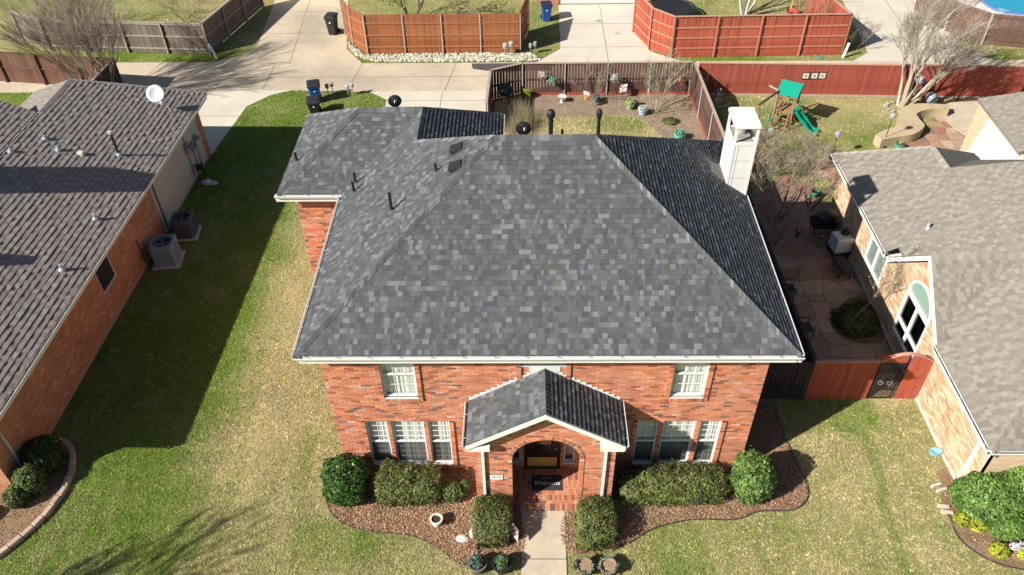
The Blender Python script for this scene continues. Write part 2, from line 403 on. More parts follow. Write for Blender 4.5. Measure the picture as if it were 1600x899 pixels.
m_conc = M('concrete_alley', (.60, .50, .37), rough=.9, var=.07, scale=2.5, bump=.15, bscale=40, col2=(.40, .335, .255), scale2=.28, amt2=.8)
m_conc2 = M('concrete_pale', (.66, .60, .50), rough=.9, var=.05, scale=3, bump=.12, bscale=45, col2=(.55, .48, .40), scale2=.5, amt2=.5)
m_conc3 = M('concrete_walk', (.60, .50, .38), rough=.9, var=.08, scale=5, bump=.2, bscale=60, col2=(.48, .40, .30), scale2=1.2, amt2=.6)
m_joint = M('joint', (.17, .14, .11), rough=.95)
m_stain = M('asphalt_patch', (.09, .085, .08), rough=.95, var=.2, scale=8)
def slab(name, poly, z, mat, joints=()):
    mb = MB(); mb.prism(poly, -.08, z); o = mb.build(name, mat); tag(o, kind='structure')
    for (x0, y0, x1, y1) in joints:
        d = np.array([x1-x0, y1-y0, 0]); L = np.linalg.norm(d); n = np.array([-d[1], d[0], 0])/L*.014
        j = MB(); j.slab([np.array([x0, y0, z+.002])-n, np.array([x1, y1, z+.002])-n, np.array([x1, y1, z+.002])+n, np.array([x0, y0, z+.002])+n], (0, 0, .002)); j.build('joint', m_joint, o)
    return o
slab('alley', alley, .020, m_conc, [(-14.2, 39.3, -14.2, 42.5), (-9.6, 39.1, -9.2, 42.4), (-4.3, 39.06, -3.9, 42.3), (3.0, 39.0, 3.2, 42.3), (21, 38.9, 21.4, 42.1), (-60, 41.0, 60, 40.4)])
slab('driveway', drive_main, .026, m_conc2, [(-8.0, 38.1, -1.9, 38.0), (-4.5, 26, -4.4, 39)])
slab('driveway', drive_left, .014, m_conc2, [(-21.8, 36.6, -14.2, 36.6), (-18, 33, -18, 39.2)])
slab('driveway', drive_far_a, .026, m_conc, [(-16.1, 46.4, -10.8, 46.4), (-13.4, 42.5, -14.0, 51.4), (-16.2, 49.6, -11.3, 49.6)])
slab('driveway', drive_far_b, .026, m_conc2, [(2.1, 44.2, 7.2, 44.2), (4.75, 42.3, 4.8, 50.2), (2.2, 47.4, 7.3, 47.4)])
slab('driveway', drive_far_c, .026, m_conc2, [(19.8, 45, 25.3, 45), (22.6, 42.2, 23.1, 52)])
slab('front_walk', walk, .035, m_conc3, [(-.14, 11.75, 1.12, 11.75), (-.14, 10.2, 1.1, 10.2)])
mb = MB(); mb.prism([(-2.9, 41.6), (-1.7, 41.25), (1.4, 41.3), (1.8, 42.25), (-3.0, 42.25)], .021, .026); tag(mb.build('asphalt_patch', m_stain), kind='structure')
# mulch beds
m_mulch = M('mulch', (.26, .165, .10), rough=1, var=.35, scale=24, bump=1, bscale=50, col2=(.40, .27, .17), scale2=2.2, amt2=.7, spec=.1)
m_mulch_red = M('mulch_red', (.27, .15, .10), rough=1, var=.35, scale=24, bump=1, bscale=50, col2=(.40, .27, .20), scale2=5, amt2=.6, spec=.1)
def bed(poly, mat, chips, cc, where, name='mulch_bed'):
    mb = MB(); mb.prism(poly, -.05, .03); o = mb.build(name, mat); tag(o, kind='structure')
    P = np.array(poly); x = rng.uniform(P[:, 0].min(), P[:, 0].max(), chips*2); y = rng.uniform(P[:, 1].min(), P[:, 1].max(), chips*2)
    k = in_poly(x, y, poly)
    for b in blocks[:2]: k &= ~in_poly(x, y, b)
    x = x[k][:chips]; y = y[k][:chips]; n = len(x); a = rng.uniform(0, 6.28, n); l = rng.uniform(.012, .038, n); wd = rng.uniform(.005, .012, n); tl = rng.uniform(-.02, .02, n); z = .032+rng.uniform(0, .02, n)+abs(tl)
    dx, dy = np.cos(a)*l, np.sin(a)*l; ex, ey = -np.sin(a)*wd, np.cos(a)*wd
    V = np.stack([np.stack([x-dx-ex, y-dy-ey, z-tl], 1), np.stack([x+dx-ex, y+dy-ey, z+tl], 1), np.stack([x+dx+ex, y+dy+ey, z+tl+.004], 1), np.stack([x-dx+ex, y-dy+ey, z-tl+.004], 1)], 1).reshape(-1, 3)
    c = np.array(cc)*(rng.uniform(.45, 1.7, n)[:, None])
    q = fast_mesh('wood_chips', V, np.arange(4*n).reshape(-1, 4), M('chips', attr=True, rough=.95, var=.2, scale=30, spec=.1), c)
    tag(q, 'loose bark chips scattered over the '+where, 'mulch', kind='stuff')
    return o
bed(bed_left, m_mulch, 14000, (.40, .245, .15), 'bed left of the front walk'); bed(bed_right, m_mulch, 14000, (.38, .23, .145), 'bed right of the front walk'); bed(bed_far_left, m_mulch, 1500, (.26, .2, .12), 'kerbed bed of the left house'); bed(bed_far_right, m_mulch, 3500, (.38, .27, .17), 'bed below the large bright shrub')
bed(bed_back, M('mulch_dry', (.33, .25, .175), rough=1, var=.3, scale=18, bump=1, bscale=40, col2=(.22, .15, .10), scale2=1.6, amt2=.6), 9000, (.40, .30, .21), 'fenced back garden bed') 
# steel and plastic bed edging
m_edge = M('edging', (.05, .045, .04), rough=.7)
def edging(pts, label):
    mb = MB(); mb.tube([(p[0], p[1], .035) for p in smooth_open(pts, 5)], .022, 5); o = mb.build('bed_edging', m_edge, base=(pts[0][0], pts[0][1], 0)); tag(o, label, 'edging')
edging([(-6.15, 14.3), (-5.9, 13.4), (-5.3, 12.85), (-4.5, 12.62), (-3.4, 12.5), (-2.6, 12.15), (-1.85, 11.6), (-1.3, 11.72)], 'thin dark edging strip along the curved bed left of the walk')
edging([(2.5, 12.05), (3.1, 12.35), (3.7, 12.72), (4.85, 13.02), (6.1, 13.02), (6.9, 13.3), (7.9, 13.35), (8.45, 13.8), (8.5, 14.5), (8.3, 15.9), (8.25, 17.4)], 'thin dark edging strip round the bed at the house right corner')
edging([(12.42, 13.25), (12.4, 12.4), (12.95, 11.75), (13.8, 11.45), (15.5, 11.2)], 'thin black edging strip below the large leafy shrub')
# grass blades
def blades(n, x0, x1, y0, y1, h, wd, name_label):
    x = rng.uniform(x0, x1, n); y = rng.uniform(y0, y1, n); k = np.ones(n, bool)
    for p in hard+beds+blocks: k &= ~in_poly(x, y, p)
    # keep what the lens can see (with a margin for a step to the side)
    q = np.stack([x, y, np.zeros(n)], 1)-CAM; z = q@F_; u = (q@R_)/z; v = (q@D_)/z
    k &= (abs(u) < .74) & (abs(v) < .46); x = x[k]; y = y[k]; n = len(x)
    a = rng.uniform(0, 6.28, n); H = rng.uniform(h*.5, h*1.25, n); W = rng.uniform(wd*.6, wd*1.3, n); ln = rng.uniform(.6, 2.0, n)*H; b = rng.uniform(0, 6.28, n)
    V = np.stack([np.stack([x-np.cos(a)*W, y-np.sin(a)*W, np.zeros(n)], 1), np.stack([x+np.cos(a)*W, y+np.sin(a)*W, np.zeros(n)], 1), np.stack([x+np.cos(b)*ln, y+np.sin(b)*ln, H], 1)], 1).reshape(-1, 3)
    g = green_of(x, y); mixg = np.clip(g+rng.normal(0, .22, n), 0, 1)[:, None]
    cl = .62+.76*vnoise(x, y, 12, .07)*(.6+.8*vnoise(x, y, 13, .17))
    c = (TAN*1.26*(1-mixg)+GRN*1.24*mixg)*(cl*rng.uniform(.6, 1.3, n))[:, None]
    o = fast_mesh('grass', V, np.arange(3*n).reshape(-1, 3), leaf_mat('grass_blades', .7), c); tag(o, name_label, 'grass', kind='stuff'); return o
blades(360000, -17, 15.5, 10.5, 20, .042, .012, 'short straw and green lawn grass across the front gardens')
blades(170000, -16, 13.5, 20, 39.2, .055, .016, 'short grass of the side and back lawns')
blades(60000, -30, 30, 28, 52, .07, .026, 'rough grass of the far yards along the alley')

# oil spots and tyre-darkened strips on the concrete, flat stains with their own outline
for (x, y, rx, ry) in ((4.6, 47.8, .22, .18), (5.6, 46.0, .16, .14), (-13.6, 48.6, .2, .2), (22.6, 46.0, .22, .2)):
    pts = [(x+rx*(1+.35*math.sin(3*a+x)+.2*math.sin(5*a))*math.cos(a), y+ry*(1+.3*math.sin(2*a+y)+.2*math.cos(4*a))*math.sin(a)) for a in np.linspace(0, 2*math.pi, 18, endpoint=False)]
    mb = MB(); mb.prism(pts, .0285, .0305); tag(mb.build('oil_stain', M('oil_stain', (.42, .36, .285), rough=.85, var=.2, scale=6)), kind='structure')
# ------------------------------------------------------------------ the main house
m_mortar = M('mortar', (.70, .58, .49), rough=.95, var=.1, scale=12, bump=.2)
m_brick = M('brick', attr=True, rough=.9, var=.16, scale=30, bump=.35, bscale=90, spec=.2, col2=(.34, .15, .10), scale2=.9, amt2=.28)
m_shingle = M('shingle', attr=True, rough=.92, var=.22, scale=45, bump=.4, bscale=220, spec=.2)
m_deck = M('roof_deck', (.055, .056, .06), rough=.95)
m_white = M('white_paint', (.80, .79, .76), rough=.5, var=.03, scale=3)
m_gut = M('gutter_white', (.84, .83, .80), rough=.45, var=.04, scale=5, col2=(.66, .63, .56), scale2=2.5, amt2=.35)
m_gutin = M('gutter_debris', (.05, .045, .04), rough=1)
m_glass = glass_mat('window_glass')
m_curtain = M('curtain', (.84, .85, .81), rough=.9, var=.06, scale=4)
m_dark = M('dark_room', (.02, .02, .022), rough=.9)
m_screen = screen_mat('insect_screen')
m_black = M('black_metal', (.02, .02, .022), rough=.5, var=.1, spec=.4)
m_side_brick = None
def brick_tex_mat(name, c1, c2, mort, ang=0):
    """far or hidden walls whose bricks are too small to tell apart"""
    if name in MATS: return MATS[name]
    mt, t, N, b = node_mat(name); L = t.links.new; b.inputs['Roughness'].default_value = .92
    tc = N.new('ShaderNodeTexCoord'); sx = N.new('ShaderNodeSeparateXYZ'); L(tc.outputs['Object'], sx.inputs[0])
    ad = N.new('ShaderNodeMath'); ad.operation = 'ADD'; L(sx.outputs[0], ad.inputs[0]); L(sx.outputs[1], ad.inputs[1])
    cb = N.new('ShaderNodeCombineXYZ'); L(ad.outputs[0], cb.inputs[0]); L(sx.outputs[2], cb.inputs[1])
    br = N.new('ShaderNodeTexBrick'); L(cb.outputs[0], br.inputs['Vector']); br.inputs['Scale'].default_value = 1; br.inputs['Brick Width'].default_value = .254; br.inputs['Row Height'].default_value = .0765; br.inputs['Mortar Size'].default_value = .006
    br.inputs['Color1'].default_value = rgba(c1); br.inputs['Color2'].default_value = rgba(c2); br.inputs['Mortar'].default_value = rgba(mort); L(br.outputs[0], b.inputs['Base Color'])
    bp = N.new('ShaderNodeBump'); bp.inputs['Strength'].default_value = .6; bp.inputs['Distance'].default_value = .01; bp.invert = True; L(br.outputs['Fac'], bp.inputs['Height']); L(bp.outputs[0], b.inputs['Normal'])
    MATS[name] = mt; return mt
m_brick_far = brick_tex_mat('brick_courses_red', (.50, .17, .09), (.42, .13, .07), (.62, .50, .42))

def pal_brick(q):
    r = q.random()
    if r < .04: c = (.20, .12, .10)
    elif r < .11: c = (.32, .11, .075)
    elif r < .21: c = (.62, .31, .21)
    elif r < .24: c = (.61, .41, .31)
    elif r < .62: c = (.66, .27, .15)
    else: c = (.58, .205, .108)
    k = q.uniform(.82, 1.15); return (c[0]*k, c[1]*k, c[2]*k)
def pal_roof(q, k):
    r = q.random()
    if r < .40: v = q.uniform(.082, .102); l = 0
    elif r < .84: v = q.uniform(.102, .134); l = .002
    else: v = q.uniform(.15, .205); l = .006
    t = q.random()
    c = (v*.94, v*1.0, v*1.06) if t < .55 else (v*.95, v*.98, v*1.12) if t < .78 else (v*.98, v*1.02, v*.98)
    return c, l
def pal_dim(q, k):
    c, l = pal_roof(q, k); return c, l*.3
E_, MP = 5.70, .665
XL, XR, YF, YB = -5.98, 7.08, 14.31, 24.57; HD = 5.13; RZ = E_+MP*HD; YM = YF+HD
WX, WF, WR = -8.12, 21.57, 26.65; HW = 2.54; RX = -.87; HX = 2.555; SZ = E_+MP*HX; YW = WF+HW
kS = math.sqrt(1+MP*MP)
house = thing('brick_house', (.5, 19.5, 0), 'two-storey red brick house with dark grey hip roof and arched porch', 'house')

# roof decks (thick boards under the shingles)
deck = MB(); dv = (0, 0, -.10)
faces = [
 [(XL, YF, E_), (XR, YF, E_), (XR-HD, YM, RZ), (XL+HD, YM, RZ)],
 [(XR, YF, E_), (XR, YB, E_), (XR-HD, YM, RZ)],
 [(XL, WF, E_), (XL, YF, E_), (XL+HD, YM, RZ), (XL+HX, YM+HD-HX, SZ), (XL+HX, YW, SZ)],
 [(XR, YB, E_), (RX, YB, E_), (XL+HX, YM+HD-HX, SZ), (XL+HD, YM, RZ), (XR-HD, YM, RZ)],
 [(RX, WR, E_), (XL+HX, YW, SZ), (XL+HX, YM+HD-HX, SZ), (RX, YB, E_)],
 [(WX, WF, E_), (XL, WF, E_), (XL+HX, YW, SZ), (WX+HW, YW, SZ)],
 [(WX, WR, E_), (WX, WF, E_), (WX+HW, YW, SZ)],
 [(RX, WR, E_), (WX, WR, E_), (WX+HW, YW, SZ), (XL+HX, YW, SZ)]]
for f in faces: deck.slab([(p[0], p[1], p[2]-.012) for p in f], dv)
roof = deck.build('roof', m_deck, house); roof['label'] = 'dark charcoal shingle hip roof'
sl = HD*kS
Pc = []
# front face: u along +x from XL, s up the slope
front = shingle_pieces((XL, YF, E_), (1, 0, 0), (0, 1, MP), [(-.03, -.03), (XR-XL+.03, -.03), (XR-XL-HD, sl), (HD, sl)], pal_roof, seed=1, wr=(.06, .185))
right = shingle_pieces((XR, YF, E_), (0, 1, 0), (-1, 0, MP), [(0, -.03), (YB-YF, -.03), (HD, sl)], pal_dim, seed=2, th=(.026, .034))
left1 = shingle_pieces((XL, YF, E_), (0, 1, 0), (1, 0, MP), [(0, -.03), (WF-YF, 0), (YW-YF, HX*kS), (HX, HX*kS)], pal_roof, seed=3)
left2 = shingle_pieces((XL, YF, E_), (0, 1, 0), (1, 0, MP), [(HX, HX*kS), (YM+HD-HX-YF, HX*kS), (HD, sl)], pal_roof, seed=4)
wfr = shingle_pieces((WX, WF, E_), (1, 0, 0), (0, 1, MP), [(0, -.03), (XL-WX, -.03), (XL+HX-WX, HX*kS), (HW, HX*kS)], pal_roof, seed=5)
wlf = shingle_pieces((WX, WF, E_), (0, 1, 0), (1, 0, MP), [(0, -.03), (WR-WF, -.03), (HW, HW*kS)], pal_roof, seed=6)
wrt = shingle_pieces((RX, YB-3, E_), (0, 1, 0), (-1, 0, MP), [(3, -.03), (WR-YB+3, -.03), (YW-YB+3, HX*kS), (YM+HD-HX-YB+3, HX*kS)], pal_dim, seed=7, th=(.028, .036))
back = shingle_pieces((XR, YB, E_), (-1, 0, 0), (0, -1, MP), [(0, 0), (XR-RX, 0), (XR-XL-HD, sl), (HD, sl)], pal_roof, seed=8)
wbk = shingle_pieces((RX, WR, E_), (-1, 0, 0), (0, -1, MP), [(0, 0), (RX-WX, 0), (RX-WX-HW, HW*kS), (HX, HW*kS)], pal_roof, seed=9)
pieces_out(front, 'shingle', m_shingle, roof, 210, 'shingle_field')
pieces_out(right+left1+left2+wfr+wlf+wrt+back+wbk, 'shingle', m_shingle, roof, 60, 'shingle_field')
# hip and ridge caps, one bent shingle after another
def caps(a, b, na, nb, parent, pal, wdt=.17, step=.155, seed=3, mat=None):
    """bent cap shingles from a to b; na, nb are the downhill directions of the two faces"""
    q = random.Random(seed); a = np.array(a, float); b = np.array(b, float); L = np.linalg.norm(b-a); t = (b-a)/L
    na = np.array(na, float); nb = np.array(nb, float); na /= np.linalg.norm(na); nb /= np.linalg.norm(nb); n = int(L/step)
    for i in range(n+1):
        p = a+t*min(i*step, L-.02); e = p+t*min(step*1.25, L-i*step+.05); up = np.array([0, 0, 1])
        h0, h1 = .046, .024; c, l = pal(q, i); c = tuple(v*1.18 for v in c)
        V = [p+na*wdt+up*(h0-.015), p+up*(h0+.01), p+nb*wdt+up*(h0-.015), e+na*wdt+up*(h1-.015), e+up*(h1+.01), e+nb*wdt+up*(h1-.015), p+na*wdt, p, p+nb*wdt]
        mesh_obj('cap_shingle', V, [(0, 1, 4, 3), (1, 2, 5, 4), (6, 7, 1, 0), (7, 8, 2, 1), (6, 0, 3), (2, 8, 5)], mat or m_shingle, parent, [c]*6)
dF, dR, dL, dB = (0, -1, -MP), (1, 0, -MP), (-1, 0, -MP), (0, 1, -MP)
caps((XL, YF, E_), (XL+HD, YM, RZ), dL, dF, roof, pal_roof, seed=11)
caps((XR, YF, E_), (XR-HD, YM, RZ), dF, dR, roof, pal_roof, seed=12)
caps((XL+HD, YM, RZ), (XR-HD, YM, RZ), dB, dF, roof, pal_roof, seed=13)
caps((XR, YB, E_), (XR-HD, YM, RZ), dR, dB, roof, pal_roof, seed=14)
caps((XL+HX, YM+HD-HX, SZ), (XL+HD, YM, RZ), dB, dL, roof, pal_roof, seed=15)
caps((WX, WF, E_), (WX+HW, YW, SZ), dL, dF, roof, pal_roof, seed=16)
caps((WX, WR, E_), (WX+HW, YW, SZ), dB, dL, roof, pal_roof, seed=17)
caps((WX+HW, YW, SZ), (XL+HX, YW, SZ), dB, dF, roof, pal_roof, seed=18)
caps((XL+HX, YM+HD-HX, SZ), (XL+HX, YW, SZ), dL, dR, roof, pal_roof, seed=19)
caps((RX, WR, E_), (XL+HX, YW, SZ), dR, dB, roof, pal_roof, seed=20)

# soffit, fascia, gutters
mb = MB()
mb.box(XL+.03, XR-.03, YF+.03, YB-.03, E_-.30, E_-.28); mb.box(WX+.03, XL+.6, WF+.03, WR-.03, E_-.303, E_-.283); mb.box(XL+.6, RX-.03, YB-.1, WR-.03, E_-.306, E_-.286)
mb.build('soffit', m_white, house)
def gutter(p0, p1, outw, parent, lined=False):
    """open trough hung on the eave: back, floor, bulged front, hangers and debris lining"""
    p0 = np.array(p0, float); p1 = np.array(p1, float); d = p1-p0; L = np.linalg.norm(d); t = d/L; o = np.array(outw, float); Z = np.array([0, 0, 1.])
    prof = [(0, 0), (0, -.115), (.085, -.115), (.10, -.075), (.125, -.03), (.125, 0), (.110, 0), (.110, -.028), (.085, -.07), (.078, -.103), (.012, -.103), (.012, 0)]
    g = MB(); n = len(prof); V = [p0+o*a+Z*b for a, b in prof]+[p1+o*a+Z*b for a, b in prof]
    g.add(V, [(i, (i+1) % n, n+(i+1) % n, n+i) for i in range(n)]+[tuple(range(n)), tuple(range(2*n-1, n-1, -1))])
    go = g.build('gutter', m_gut, parent)
    h = MB(); k = int(L/.82)
    for i in range(k+1):
        c = p0+t*(.25+i*.82)
        if np.linalg.norm(c-p0) < L-.05: h.obox(c+Z*-.012, t*.025, o*.12, Z*.009)
    if k: h.build('gutter_hanger', M('hanger', (.5, .5, .48), rough=.5), go)
    if lined:
        b = MB(); b.obox(p0+o*.014+Z*-.1, d, o*.062, Z*.03); b.build('leaf_litter', m_gutin, go)
    return go
gz = E_-.02
def fascia(p0, p1, outw, parent):
    p0 = np.array(p0, float); p1 = np.array(p1, float); o = np.array(outw, float)
    f = MB(); f.obox(p0+np.array([0, 0, -.29]), p1-p0, -o*.025, (0, 0, .24)); f.build('fascia', m_white, parent)
for a, b, o, ln in (((XL-.02, YF-.0, gz), (XR+.1, YF, gz), (0, -1, 0), False), ((XR, YF, gz), (XR, YB, gz), (1, 0, 0), True), ((XL, YF, gz), (XL, WF-.1, gz), (-1, 0, 0), True),
                    ((WX-.1, WF, gz), (XL-.02, WF, gz), (0, -1, 0), False), ((RX, WR, gz), (RX, YB, gz), (1, 0, 0), True)):
    gutter(a, b, o, house, ln); fascia(a, b, o, house)

# walls with real bricks
WY = 14.75
wins = [(-3.98, -3.02, 3.52, 5.30), (4.02, 4.97, 3.52, 5.30), (-.12, 1.10, 4.84, 5.30)]
low = [(-4.69, -4.06, .40, 2.45), (-3.95, -2.98, .40, 2.45), (-2.87, -2.23, .40, 2.45), (3.24, 3.86, .42, 2.47), (4.0, 4.92, .42, 2.47), (5.08, 5.68, .42, 2.47)]
door_o = (-.06, 1.05, 0.0, 2.25); sides = [(-.46, -.16, .5, 2.2), (1.14, 1.48, .45, 2.2)]
holes_f = wins+low+[door_o]+sides
def spans_front(v):
    return subtract([(-5.57, 6.55)], [(a, b) for (a, b, z0, z1) in holes_f if z0 < v < z1])
brick_wall(house, 'wall', (0, WY, 0), (1, 0, 0), (0, -1, 0), spans_front, 5.41, pal_brick, 21, mort=m_mortar, bmat=m_brick, limit=200, gap=.013)
brick_wall(house, 'wall', (0, 22.0, 0), (1, 0, 0), (0, -1, 0), lambda v: [(-7.72, -5.57)], 5.41, pal_brick, 22, mort=m_mortar, bmat=m_brick, limit=30, gap=.013)
mb = MB()
mb.box(-5.57, -5.45, WY+.12, 22.0, 0, 5.41); mb.box(6.43, 6.55, WY+.12, 24.1, 0, 5.41); mb.box(-7.72, -7.60, 22.12, 26.2, 0, 5.41); mb.box(-7.6, -1.3, 26.1, 26.2, 0, 5.41); mb.box(-1.3, -1.2, 24.1, 26.2, 0, 5.41); mb.box(-1.2, 6.43, 24.0, 24.1, 0, 5.41)
mb.build('wall', m_brick_far, house)
# projecting brick surrounds of the window groups: headers at the sides, a soldier row as sill
def surround(parent, groups, y, sill_z, top_z, seed, n_lim):
    q = random.Random(seed); P = []; ms = MB()
    def br(x0, x1, z0, z1, e):
        c = pal_brick(q); V = [(x0, y-.004, z0), (x1, y-.004, z0), (x1, y-.004, z1), (x0, y-.004, z1), (x0, y-e, z0), (x1, y-e, z0), (x1, y-e, z1), (x0, y-e, z1)]
        P.append(([np.array(p) for p in V], [(4, 5, 6, 7), (0, 1, 5, 4), (1, 2, 6, 5), (2, 3, 7, 6), (3, 0, 4, 7)], c))
    for (x0, x1) in groups:
        z = sill_z-.115
        for s in (x0-.125, x1):
            ms.box(s+.004, s+.121, y-.042, y-.004, z, top_z)
            zz = z
            while zz < top_z-.02:
                br(s, s+.125, zz+.005, min(zz+.0715, top_z), .05+q.uniform(-.002, .003)); zz += .0765
        x = x0; ms.box(x0, x1, y-.058, y-.004, z, sill_z-.02)
        while x < x1-.02:
            br(x+.005, min(x+.0715, x1), z-.004, sill_z-.012, .068+q.uniform(-.003, .003)); x += .0765
    so_ = ms.build('window_surround', m_mortar, parent); pieces_out(P, 'brick', m_brick, so_, n_lim)
surround(house, [(-4.69, -2.23), (3.24, 5.68)], WY, .40, 2.45, 31, 10); surround(house, [(-3.98, -3.02), (4.02, 4.97), (-.12, 1.10)], WY, 3.5, 5.3, 32, 20)

def window(parent, x0, x1, z0, z1, y, nc, nr, screen=True, depth=.06, fmat=None, curtain=.13):
    """double-hung window: frame with meeting rail, panes, muntin grid, insect screen below, curtain behind"""
    fm = fmat or m_white; yf = y+depth; f = MB(); t = .045
    f.box(x0, x0+t, yf-.02, yf+.06, z0, z1); f.box(x1-t, x1, yf-.02, yf+.06, z0, z1); f.box(x0+t, x1-t, yf-.02, yf+.06, z1-t, z1); f.box(x0+t, x1-t, yf-.035, yf+.06, z0, z0+t)
    zm = (z0+z1)/2; f.box(x0+t, x1-t, yf-.01, yf+.05, zm-.028, zm+.028)
    wo = f.build('window', fm, parent)
    s = MB(); s.box(x0-.02, x1+.02, y-.045, yf-.021, z0-.028, z0-.001); s.build('sill', fm, wo)
    for k, (a, b) in enumerate(((z0+t, zm-.028), (zm+.028, z1-t))):
        g = MB(); yy = yf+.03-.02*k; g.add([(x0+t, yy, a), (x1-t, yy, a), (x1-t, yy, b), (x0+t, yy, b)], [(0, 1, 2, 3)]); g.build('pane', m_glass, wo)
        mu = MB(); ym_ = yy-.008
        for i in range(1, nc):
            xx = x0+t+(x1-x0-2*t)*i/nc; mu.box(xx-.009, xx+.009, ym_-.006, ym_+.006, a, b)
        for j in range(1, nr):
            zz = a+(b-a)*j/nr; mu.box(x0+t, x1-t, ym_-.0055, ym_+.0055, zz-.009, zz+.009)
        if mu.v: mu.build('muntin', fm, wo)
    if screen:
        sc = MB(); sc.add([(x0+t, yf+.006, z0+t), (x1-t, yf+.006, z0+t), (x1-t, yf+.006, zm-.028), (x0+t, yf+.006, zm-.028)], [(0, 1, 2, 3)]); sc.build('insect_screen', m_screen, wo)
    c = MB(); n = 60; V = []; F = []; yc = y+curtain+.03
    for i in range(n+1):
        xx = x0-.06+(x1-x0+.12)*i/n; off = .006*math.sin(i*.9)+.005*math.sin(i*.37); V += [(xx, yc+off, z0-.05), (xx, yc+off*.6, z1+.1)]
    for i in range(n): F.append((2*i, 2*i+2, 2*i+3, 2*i+1))
    c.add(V, F); c.build('curtain', m_curtain, wo)
    d = MB(); d.box(x0-.1, x1+.1, yc+.06, yc+.09, z0-.1, z1+.1); d.build('room_back', m_dark, wo)
    return wo
for i, (a, b, z0, z1) in enumerate(wins[:2]): window(house, a, b, z0, z1, WY, 3, 2, screen=False)
window(house, wins[2][0], wins[2][1], wins[2][2], wins[2][3], WY, 3, 1, screen=False)
for i, (a, b, z0, z1) in enumerate(low): window(house, a, b, z0, z1, WY, 3 if b-a > .8 else 2, 4)
for (a, b, z0, z1) in sides: window(house, a, b, z0, z1, WY, 1, 2, screen=False, curtain=.3)
# front door: panelled leaf, glass light, handle, brass kick plate
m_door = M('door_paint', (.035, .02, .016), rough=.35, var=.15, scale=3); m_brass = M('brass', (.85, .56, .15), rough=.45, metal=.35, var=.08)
d = MB(); d.box(door_o[0], door_o[0]+.07, WY+.02, WY+.1, .13, 2.25); d.box(door_o[1]-.07, door_o[1], WY+.02, WY+.1, .13, 2.25); d.box(door_o[0]+.07, door_o[1]-.07, WY+.02, WY+.1, 2.17, 2.25)
d.box(door_o[0]+.07, door_o[1]-.07, WY+.06, WY+.10, .15, 2.17); dr = d.build('door', m_door, house)
p = MB(); p.box(.04, .95, WY+.050, WY+.0585, .18, .62); p.build('sunlit_kick_plate', m_brass, dr)  # brass plate, its height and pale colour also carry the sun patch here
p = MB(); p.slab([(.24, WY+.053, .95), (.75, WY+.053, .95), (.75, WY+.053, 2.0), (.24, WY+.053, 2.0)], (0, .004, 0)); p.build('pane', m_glass, dr)
p = MB(); p.blob((.90, WY+.03, 1.08), .035); p.lathe([(.022, 0), (.022, .05)], (.90, WY+.06, 1.08), 8, (0, -1, 0)); p.build('handle', m_brass, dr)

# porch: gable roof, arched front wall, brick floor
porch = house
PY = 13.45; PXL, PXR, PF, PZ, PRZ = -1.60, 2.64, 13.18, 3.38, 4.70; PC = (PXL+PXR)/2; PH = PC-PXL; PM = (PRZ-PZ)/PH; pk = math.sqrt(1+PM*PM)
dk = MB()
for sx in (-1, 1): dk.slab([(PC, PF, PRZ-.012), (PC+sx*PH, PF, PZ-.012), (PC+sx*PH, WY, PZ-.012), (PC, WY, PRZ-.012)], (0, 0, -.09))
pr_ = dk.build('porch_roof', m_deck, house)
pl = shingle_pieces((PXL, PF, PZ), (0, 1, 0), (1, 0, PM), [(-.02, -.02), (WY-PF, -.02), (WY-PF, PH*pk), (-.02, PH*pk)], pal_roof, seed=41)
pr2 = shingle_pieces((PXR, PF, PZ), (0, 1, 0), (-1, 0, PM), [(-.02, -.02), (WY-PF, -.02), (WY-PF, PH*pk), (-.02, PH*pk)], pal_dim, seed=42, th=(.026, .034))
pieces_out(pl+pr2, 'shingle', m_shingle, pr_, 30, 'shingle_field')
caps((PC, PF, PRZ), (PC, WY, PRZ), (-1, 0, -PM), (1, 0, -PM), pr_, pal_roof, seed=43)
# white rake boards, step flashing along the wall, eave returns
rk = MB()
for sx in (-1, 1):
    a = np.array((PC, PF-.03, PRZ-.03)); b = np.array((PC+sx*(PH+.04), PF-.03, PZ-.03-.02))
    rk.slab([a, b, b+np.array([0, 0, -.16]), a+np.array([0, 0, -.17])], (0, .035, 0))
    rk.box(min(PC+sx*(PH+.02), PC+sx*(PH-.62)), max(PC+sx*(PH+.02), PC+sx*(PH-.62)), PF+.006, PY-.02, PZ-.30, PZ-.1)
rk.build('rake_board', m_white, pr_)
fl = MB(); n = 13
for sx in (-1, 1):
    for i in range(n):
        x = PC+sx*PH*(i+.5)/n; z = PZ+PM*(PH-abs(x-PC)); wd_ = PH/n/2+.01
        fl.box(x-wd_, x+wd_, WY-.022-.001*(i % 2), WY-.012, z-.10, z+.105)
fl.box(PC-.42, PC+.42, WY-.026, WY-.012, PRZ-.1, 4.80)
fl.build('step_flashing', m_white, pr_)
for sx in (-1, 1):
    x = PXL if sx < 0 else PXR; gutter((x, PF, PZ-.02), (x, WY-.03, PZ-.02), (sx, 0, 0), pr_, True)
AC_, AW, AR, AS = .56, .95, .90, 2.38     # arch centre, half width, rise, spring line
def spans_porch(v):
    top = PZ-.12+PM*PH; hw_ = 1.96
    if v > PZ-.12: hw_ = min(hw_, (top-v)/PM)
    if hw_ <= 0: return []
    iv = [(PC-hw_, PC+hw_)]
    if v < AS: return subtract(iv, [(AC_-AW-.1, AC_+AW+.1)])
    e = (v-AS)/(AR+.1)
    if e < 1: h_ = (AW+.1)*math.sqrt(1-e*e); return subtract(iv, [(AC_-h_, AC_+h_)])
    return iv
brick_wall(house, 'porch_wall', (0, PY, 0), (1, 0, 0), (0, -1, 0), spans_porch, 4.55, pal_brick, 23, mort=m_mortar, bmat=m_brick, limit=40, depth=.20, gap=.013)
